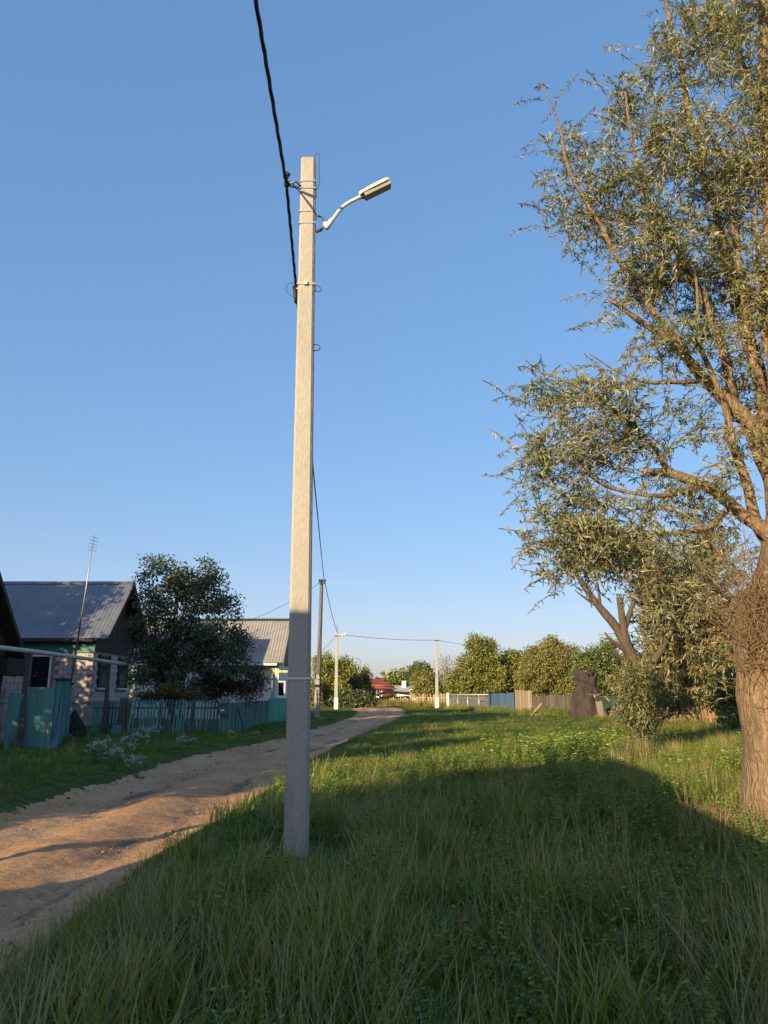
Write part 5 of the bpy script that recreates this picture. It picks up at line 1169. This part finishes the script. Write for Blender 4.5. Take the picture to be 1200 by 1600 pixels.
tufts = [
    blade_tuft('tuft', G, 48, .24 * H_, .15, .0060, .55, thi=.55), blade_tuft('tuft', G, 48, .30 * H_, .16, .0065, .6, thi=.65), blade_tuft('tuft', G, 46, .20 * H_, .15, .0070, .7, tlo=.1, thi=.7),
    blade_tuft('tuft', G, 38, .28, .16, .0080, .85, thi=.55, seg=5), blade_tuft('tuft', G, 30, .35, .14, .0095, .95, tlo=.05, thi=.6, seg=5),
    blade_tuft('tuft', G, 16, .60, .12, .0045, .35, tlo=.5, thi=.95, seg=4, lean=.2),
    herb('tuft', M['weed'], 8, .14, 9, .045, .018, .12, droop=.2, up=.6),
    blade_tuft('tuft', G, 60, .09, .17, .0060, .6, tlo=.1, thi=.65, seg=2), blade_tuft('tuft', G, 55, .12, .17, .0060, .7, tlo=.0, thi=.6, seg=2),
    herb('tuft', M['weed'], 8, .40, 24, .046, .015, .14, droop=.35, up=.4),
    herb('tuft', M['weed'], 7, .58, 26, .075, .024, .15, droop=.4, up=.35, tl=(.3, 1)),
    herb('tuft', M['weed'], 4, .40, 26, .045, .014, .10, droop=.2, up=.5, tl=(.6, 1)),
    blade_tuft('tuft', M['dry'], 40, .62, .10, .0060, .3, seg=4, lean=.25, thi=1),
    blade_tuft('tuft', G, 60, .46, .22, .010, .5, tlo=.5, thi=.9, seg=3),
    blade_tuft('tuft', G, 50, .22, .20, .008, .5, tlo=.5, thi=.92, seg=2),  # brighter yellow blades, adding sunlight by colour to the lit grass
]
def scatter(name, P, rot, scl, idx, k='stuff'):
    me = bpy.data.meshes.new(name); me.from_pydata(P.tolist(), [], [])
    a = me.attributes.new('rot', 'FLOAT_VECTOR', 'POINT'); a.data.foreach_set('vector', np.ascontiguousarray(rot, np.float32).ravel())
    a = me.attributes.new('scl', 'FLOAT_VECTOR', 'POINT'); a.data.foreach_set('vector', np.ascontiguousarray(scl, np.float32).ravel())
    a = me.attributes.new('idx', 'INT', 'POINT'); a.data.foreach_set('value', np.ascontiguousarray(idx, np.int32))
    o = bpy.data.objects.new(name, me); COL.objects.link(o)
    ng = bpy.data.node_groups.new(name, 'GeometryNodeTree')
    ng.interface.new_socket('Geometry', in_out='INPUT', socket_type='NodeSocketGeometry'); ng.interface.new_socket('Geometry', in_out='OUTPUT', socket_type='NodeSocketGeometry')
    N = ng.nodes.new; L = ng.links.new
    gi = N('NodeGroupInput'); go = N('NodeGroupOutput'); ip = N('GeometryNodeInstanceOnPoints'); jn = N('GeometryNodeJoinGeometry')
    for t in reversed(tufts):
        oi = N('GeometryNodeObjectInfo'); oi.inputs['Object'].default_value = t; g2 = N('GeometryNodeGeometryToInstance'); L(oi.outputs['Geometry'], g2.inputs[0]); L(g2.outputs[0], jn.inputs[0])
    def na(n_, ty):
        x = N('GeometryNodeInputNamedAttribute'); x.data_type = ty; x.inputs['Name'].default_value = n_; return x.outputs['Attribute']
    L(gi.outputs[0], ip.inputs['Points']); L(jn.outputs[0], ip.inputs['Instance']); ip.inputs['Pick Instance'].default_value = True
    L(na('idx', 'INT'), ip.inputs['Instance Index']); L(na('rot', 'FLOAT_VECTOR'), ip.inputs['Rotation']); L(na('scl', 'FLOAT_VECTOR'), ip.inputs['Scale'])
    L(ip.outputs[0], go.inputs[0])
    md = o.modifiers.new('tufts', 'NODES'); md.node_group = ng
    return kind(o, k)
def sample_band(y0, y1, dens, margin=1.6):
    wmax = .56 * y1 + margin; n = int(dens * 2 * wmax * (y1 - y0)); x = rng.uniform(-wmax, wmax, n); y = rng.uniform(y0, y1, n)
    keep = np.abs(x) < .54 * np.maximum(y, 2) + margin; return x[keep], y[keep]
P, RT, SC, ID = [], [], [], []
PW, RW, SW, IW = [], [], [], []
def put(dst, x, y, s, i, zf=1.0):
    z = gh(x, y) - .012
    dst[0].append(np.stack([x, y, z], 1)); n = len(x)
    dst[1].append(np.stack([rng.normal(0, .10, n), rng.normal(0, .10, n), rng.uniform(0, 6.283, n)], 1)); dst[2].append(np.stack([s, s, s * zf], 1)); dst[3].append(i)
for (y0, y1, dens, sc0) in ((2.2, 6.5, 120, .95), (6.5, 10, 85, 1.0), (10, 16, 46, 1.12), (16, 26, 19, 1.4), (26, 45, 8.0, 1.9), (45, 75, 2.6, 2.6), (75, 130, .9, 3.6)):
    x, y = sample_band(y0, y1, dens)
    s = road_in(x, y)
    ed = smooth((s + .35) / .35)
    keep = (s < .02) | ((s < .28) & (rng.random(len(x)) < .45 * (1 - s / .28))); x, y, s = x[keep], y[keep], s[keep]
    n = len(x); f = wob(x, y, .9, 4.0) + .6 * wob(x, y, 2.3, 1.7) + .35 * rng.standard_normal(n)
    g_ = wob(x, y, .45, 2.6) + .5 * rng.standard_normal(n)
    idx = np.where(rng.random(n) < .6, 0, 1); idx = np.where(f > .55, 2, idx)
    lawn = (y > 17) & (x < 8 + .05 * y) & (x > -3) | (y > 40)
    long_ = (~lawn) & (x > -3) & (((y < 6.2) & (g_ > .0)) | ((y >= 6.2) & (g_ > .95))) ; idx = np.where(long_, rng.choice([3, 3, 4, 1, 13], n), idx)
    idx = np.where((rng.random(n) < np.where(y < 9, .14, .13)) & (y < 30), 6, idx); idx = np.where((rng.random(n) < .035) & ~lawn, 5, idx)
    idx = np.where((rng.random(n) < np.where(y < 9, .018, .05)) & (y < 16), rng.choice([9, 11, 6], n), idx)
    idx = np.where(lawn & (rng.random(n) < .8), rng.choice([7, 8, 8, 2], n), idx); idx = np.where((y > 12) & (x > -1) & (rng.random(n) < .30), 14, idx)  # yellow tufts across the sunlit zone, its brightness painted into the tint
    verge = (x < -3.2); idx = np.where(verge & (rng.random(n) < .75), rng.choice([0, 2, 8, 7, 8], n), idx)
    sc_ = sc0 * rng.uniform(.7, 1.25, n) * (1 - .62 * smooth((s + .9) / .9)) * np.where(lawn, .85, 1.0)
    straw = (rng.random(n) < .012) & (y < 30); idx = np.where(straw, 12, idx); sc_ = np.where(straw, sc_ * .5, sc_)
    nearpost = (x - PB.x) ** 2 + (y - PB.y) ** 2 < .5; sc_ = np.where(nearpost, sc_ * .6, sc_); idx = np.where(nearpost & (idx > 2), 2, idx)
    front = (y < 7) & (x > -1.5); sc_ = np.where(front, sc_ * 1.12, sc_)
    zf = (1.0 / sc0 ** .8 if sc0 > 1 else 1.0) * np.where((y > 7.5) & (y < 20) & (idx < 3), .75, 1.0) * np.where((y > 24) & (x > 4), .6, 1.0)
    put((P, RT, SC, ID), x, y, sc_, idx, zf)
# taller weeds in the sunny strip before the fence and round the willow
x, y = rng.uniform(1.8, 14, 5200), rng.uniform(10.5, 33, 5200)
m_ = (x > 3.4 + .36 * (y - 16) * (y > 16) - .25 * (16 - y) * (y < 16) + 1.0 * wob(x, y, .6, .9)) & (rng.random(5200) < .75)
x, y = x[m_], y[m_]; n = len(x); f = wob(x, y, .8, 3.0) + .4 * rng.standard_normal(n)
idx = np.where(f > .45, rng.choice([9, 10, 13], n), rng.choice([13, 11, 5, 4, 12], n, p=[.48, .15, .16, .15, .06]))
put((PW, RW, SW, IW), x, y, rng.uniform(.75, 1.25, n) * (1 - .62 * smooth((y - 19) / 6)), idx)
# leafy clumps beyond the shadow edge and beside the trunk
for cx, cy, r, k_, ids in ((3.4, 17.0, 1.3, 130, [9, 10]), (4.6, 18.2, 1.6, 150, [10, 9, 13]), (1.6, 15.4, .9, 60, [9, 11]), (.3, 13.4, .9, 40, [9, 6]), (3.2, 8.2, 1.0, 80, [9, 11, 6]), (2.6, 10.5, 1.5, 120, [9, 6, 11]), (6.4, 21, 1.8, 120, [10, 4, 13]), (1.3, 5.2, .6, 10, [11, 9]), (2.4, 5.6, .6, 8, [11, 6]), (-10.5, 26, 2.0, 30, [9]), (-7, 28, 2.0, 25, [9, 1])):
    a = rng.uniform(0, 6.283, k_); rr_ = r * np.sqrt(rng.random(k_)); x, y = cx + rr_ * np.cos(a), cy + rr_ * np.sin(a)
    put((PW, RW, SW, IW), x, y, rng.uniform(.6, 1.15, k_), rng.choice(ids, k_))
# tall grass along fences and house feet
for pa, pb, k_, ids, s_ in ((at(0, 1165, 21.4), at(120, 1150, 26), 110, [1, 0, 9, 2], .8), (at(135, 1150, 29), at(350, 1147, 29.6), 130, [1, 2, 0], .7), (at(350, 1147, 30), at(420, 1130, 40.5), 80, [1, 0], .7), (at(570, 1103, 97), at(640, 1103, 94), 160, [12, 5, 12, 13], 1.9), (at(640, 1104, 94), at(700, 1104, 87), 90, [12, 13], 1.5), (at(700, 1106, 77), at(805, 1112, 62), 130, [1, 13], 1.4), (at(805, 1121, 51.6), at(900, 1124, 47.3), 160, [1, 9, 13], 1.2), (at(930, 1124, 42), at(1130, 1148, 30.2), 170, [9, 1, 12, 13], .6)):
    t = rng.random(k_); x = pa.x + (pb.x - pa.x) * t + rng.normal(0, .25, k_); y = pa.y + (pb.y - pa.y) * t - np.abs(rng.normal(.1, .4, k_))
    put((PW, RW, SW, IW), x, y, s_ * rng.uniform(.7, 1.2, k_), rng.choice(ids, k_))
cat_ = np.concatenate
scatter('grass', cat_(P), cat_(RT), cat_(SC), cat_(ID)); scatter('weeds', cat_(PW), cat_(RW), cat_(SW), cat_(IW))
print('tufts', len(cat_(P)), len(cat_(PW)))
# dry pale grass clump in the sun
c = at(1004, 1196, 15.6); c.z = g1(c.x, c.y)
dt = blade_tuft('dry_grass_clump', M['dry'], 170, .62, .20, .010, .22, seg=4, lean=.28, thi=1); dt.location = c; COL.objects.link(dt); tag(dt, 'upright clump of straw-coloured dry grass at the edge of the big shadow', 'dry grass')

# white flowering weeds on the verge
def flower_proto():
    t = thing('flowering_weed', 'white flowering weed on the shaded verge before the turquoise pickets', 'flower', (0, 0, 0), 'white flowering weeds on the verge')
    mb = MB(); C = []
    for i in range(9):
        a = random.uniform(0, 6.28); r = random.uniform(.02, .22); h = random.uniform(.4, .72); tp_ = Vector((r * 1.6 * math.cos(a), r * 1.6 * math.sin(a), h))
        mb.tube([(r * .3 * math.cos(a), r * .3 * math.sin(a), -.05), tp_ * .55 + Vector((0, 0, .1)), tp_], [.006, .005, .003], 4)
        for k in range(16): C.append(tuple(tp_ + Vector((random.gauss(0, .045), random.gauss(0, .045), random.gauss(0, .03)))))
    mb.build('stems', M['weed'], t)
    C = np.array(C); n = len(C); V, F = leaf_geo(C, rng.standard_normal((n, 3)), rng.standard_normal((n, 3)) * .3 + np.array([0, 0, 1]), rng.uniform(.035, .06, n), rng.uniform(.03, .05, n))
    o = bpy.data.objects.new('petals', np_mesh('petals', V, F, M['white_petal'], tint=np.repeat(rng.random(n), 4))); COL.objects.link(o); o.parent = t; kind(o, 'stuff')
    C = np.stack([rng.normal(0, .12, 60), rng.normal(0, .12, 60), rng.uniform(0, .4, 60)], 1)
    V, F = leaf_geo(C, rng.standard_normal((60, 3)), rng.standard_normal((60, 3)) + np.array([0, 0, 1]), rng.uniform(.06, .12, 60), rng.uniform(.02, .035, 60))
    o = bpy.data.objects.new('leaves', np_mesh('leaves', V, F, M['weed'], tint=np.repeat(rng.random(60) * .6, 4))); COL.objects.link(o); o.parent = t
    return t
fp0 = flower_proto(); used = False
for px, py in ((150, 1182), (165, 1178), (178, 1192), (185, 1183), (200, 1176), (205, 1196), (212, 1206), (214, 1166), (222, 1152), (238, 1150), (196, 1162), (282, 1160), (300, 1164), (400, 1146)):
    p = gnd(px, py + 13)
    o = fp0 if not used else copy_tree(fp0); used = True
    o.location = p; o.rotation_euler.z = random.uniform(0, 6.28); s = random.uniform(.5, .85); o.scale = (s, s, s)
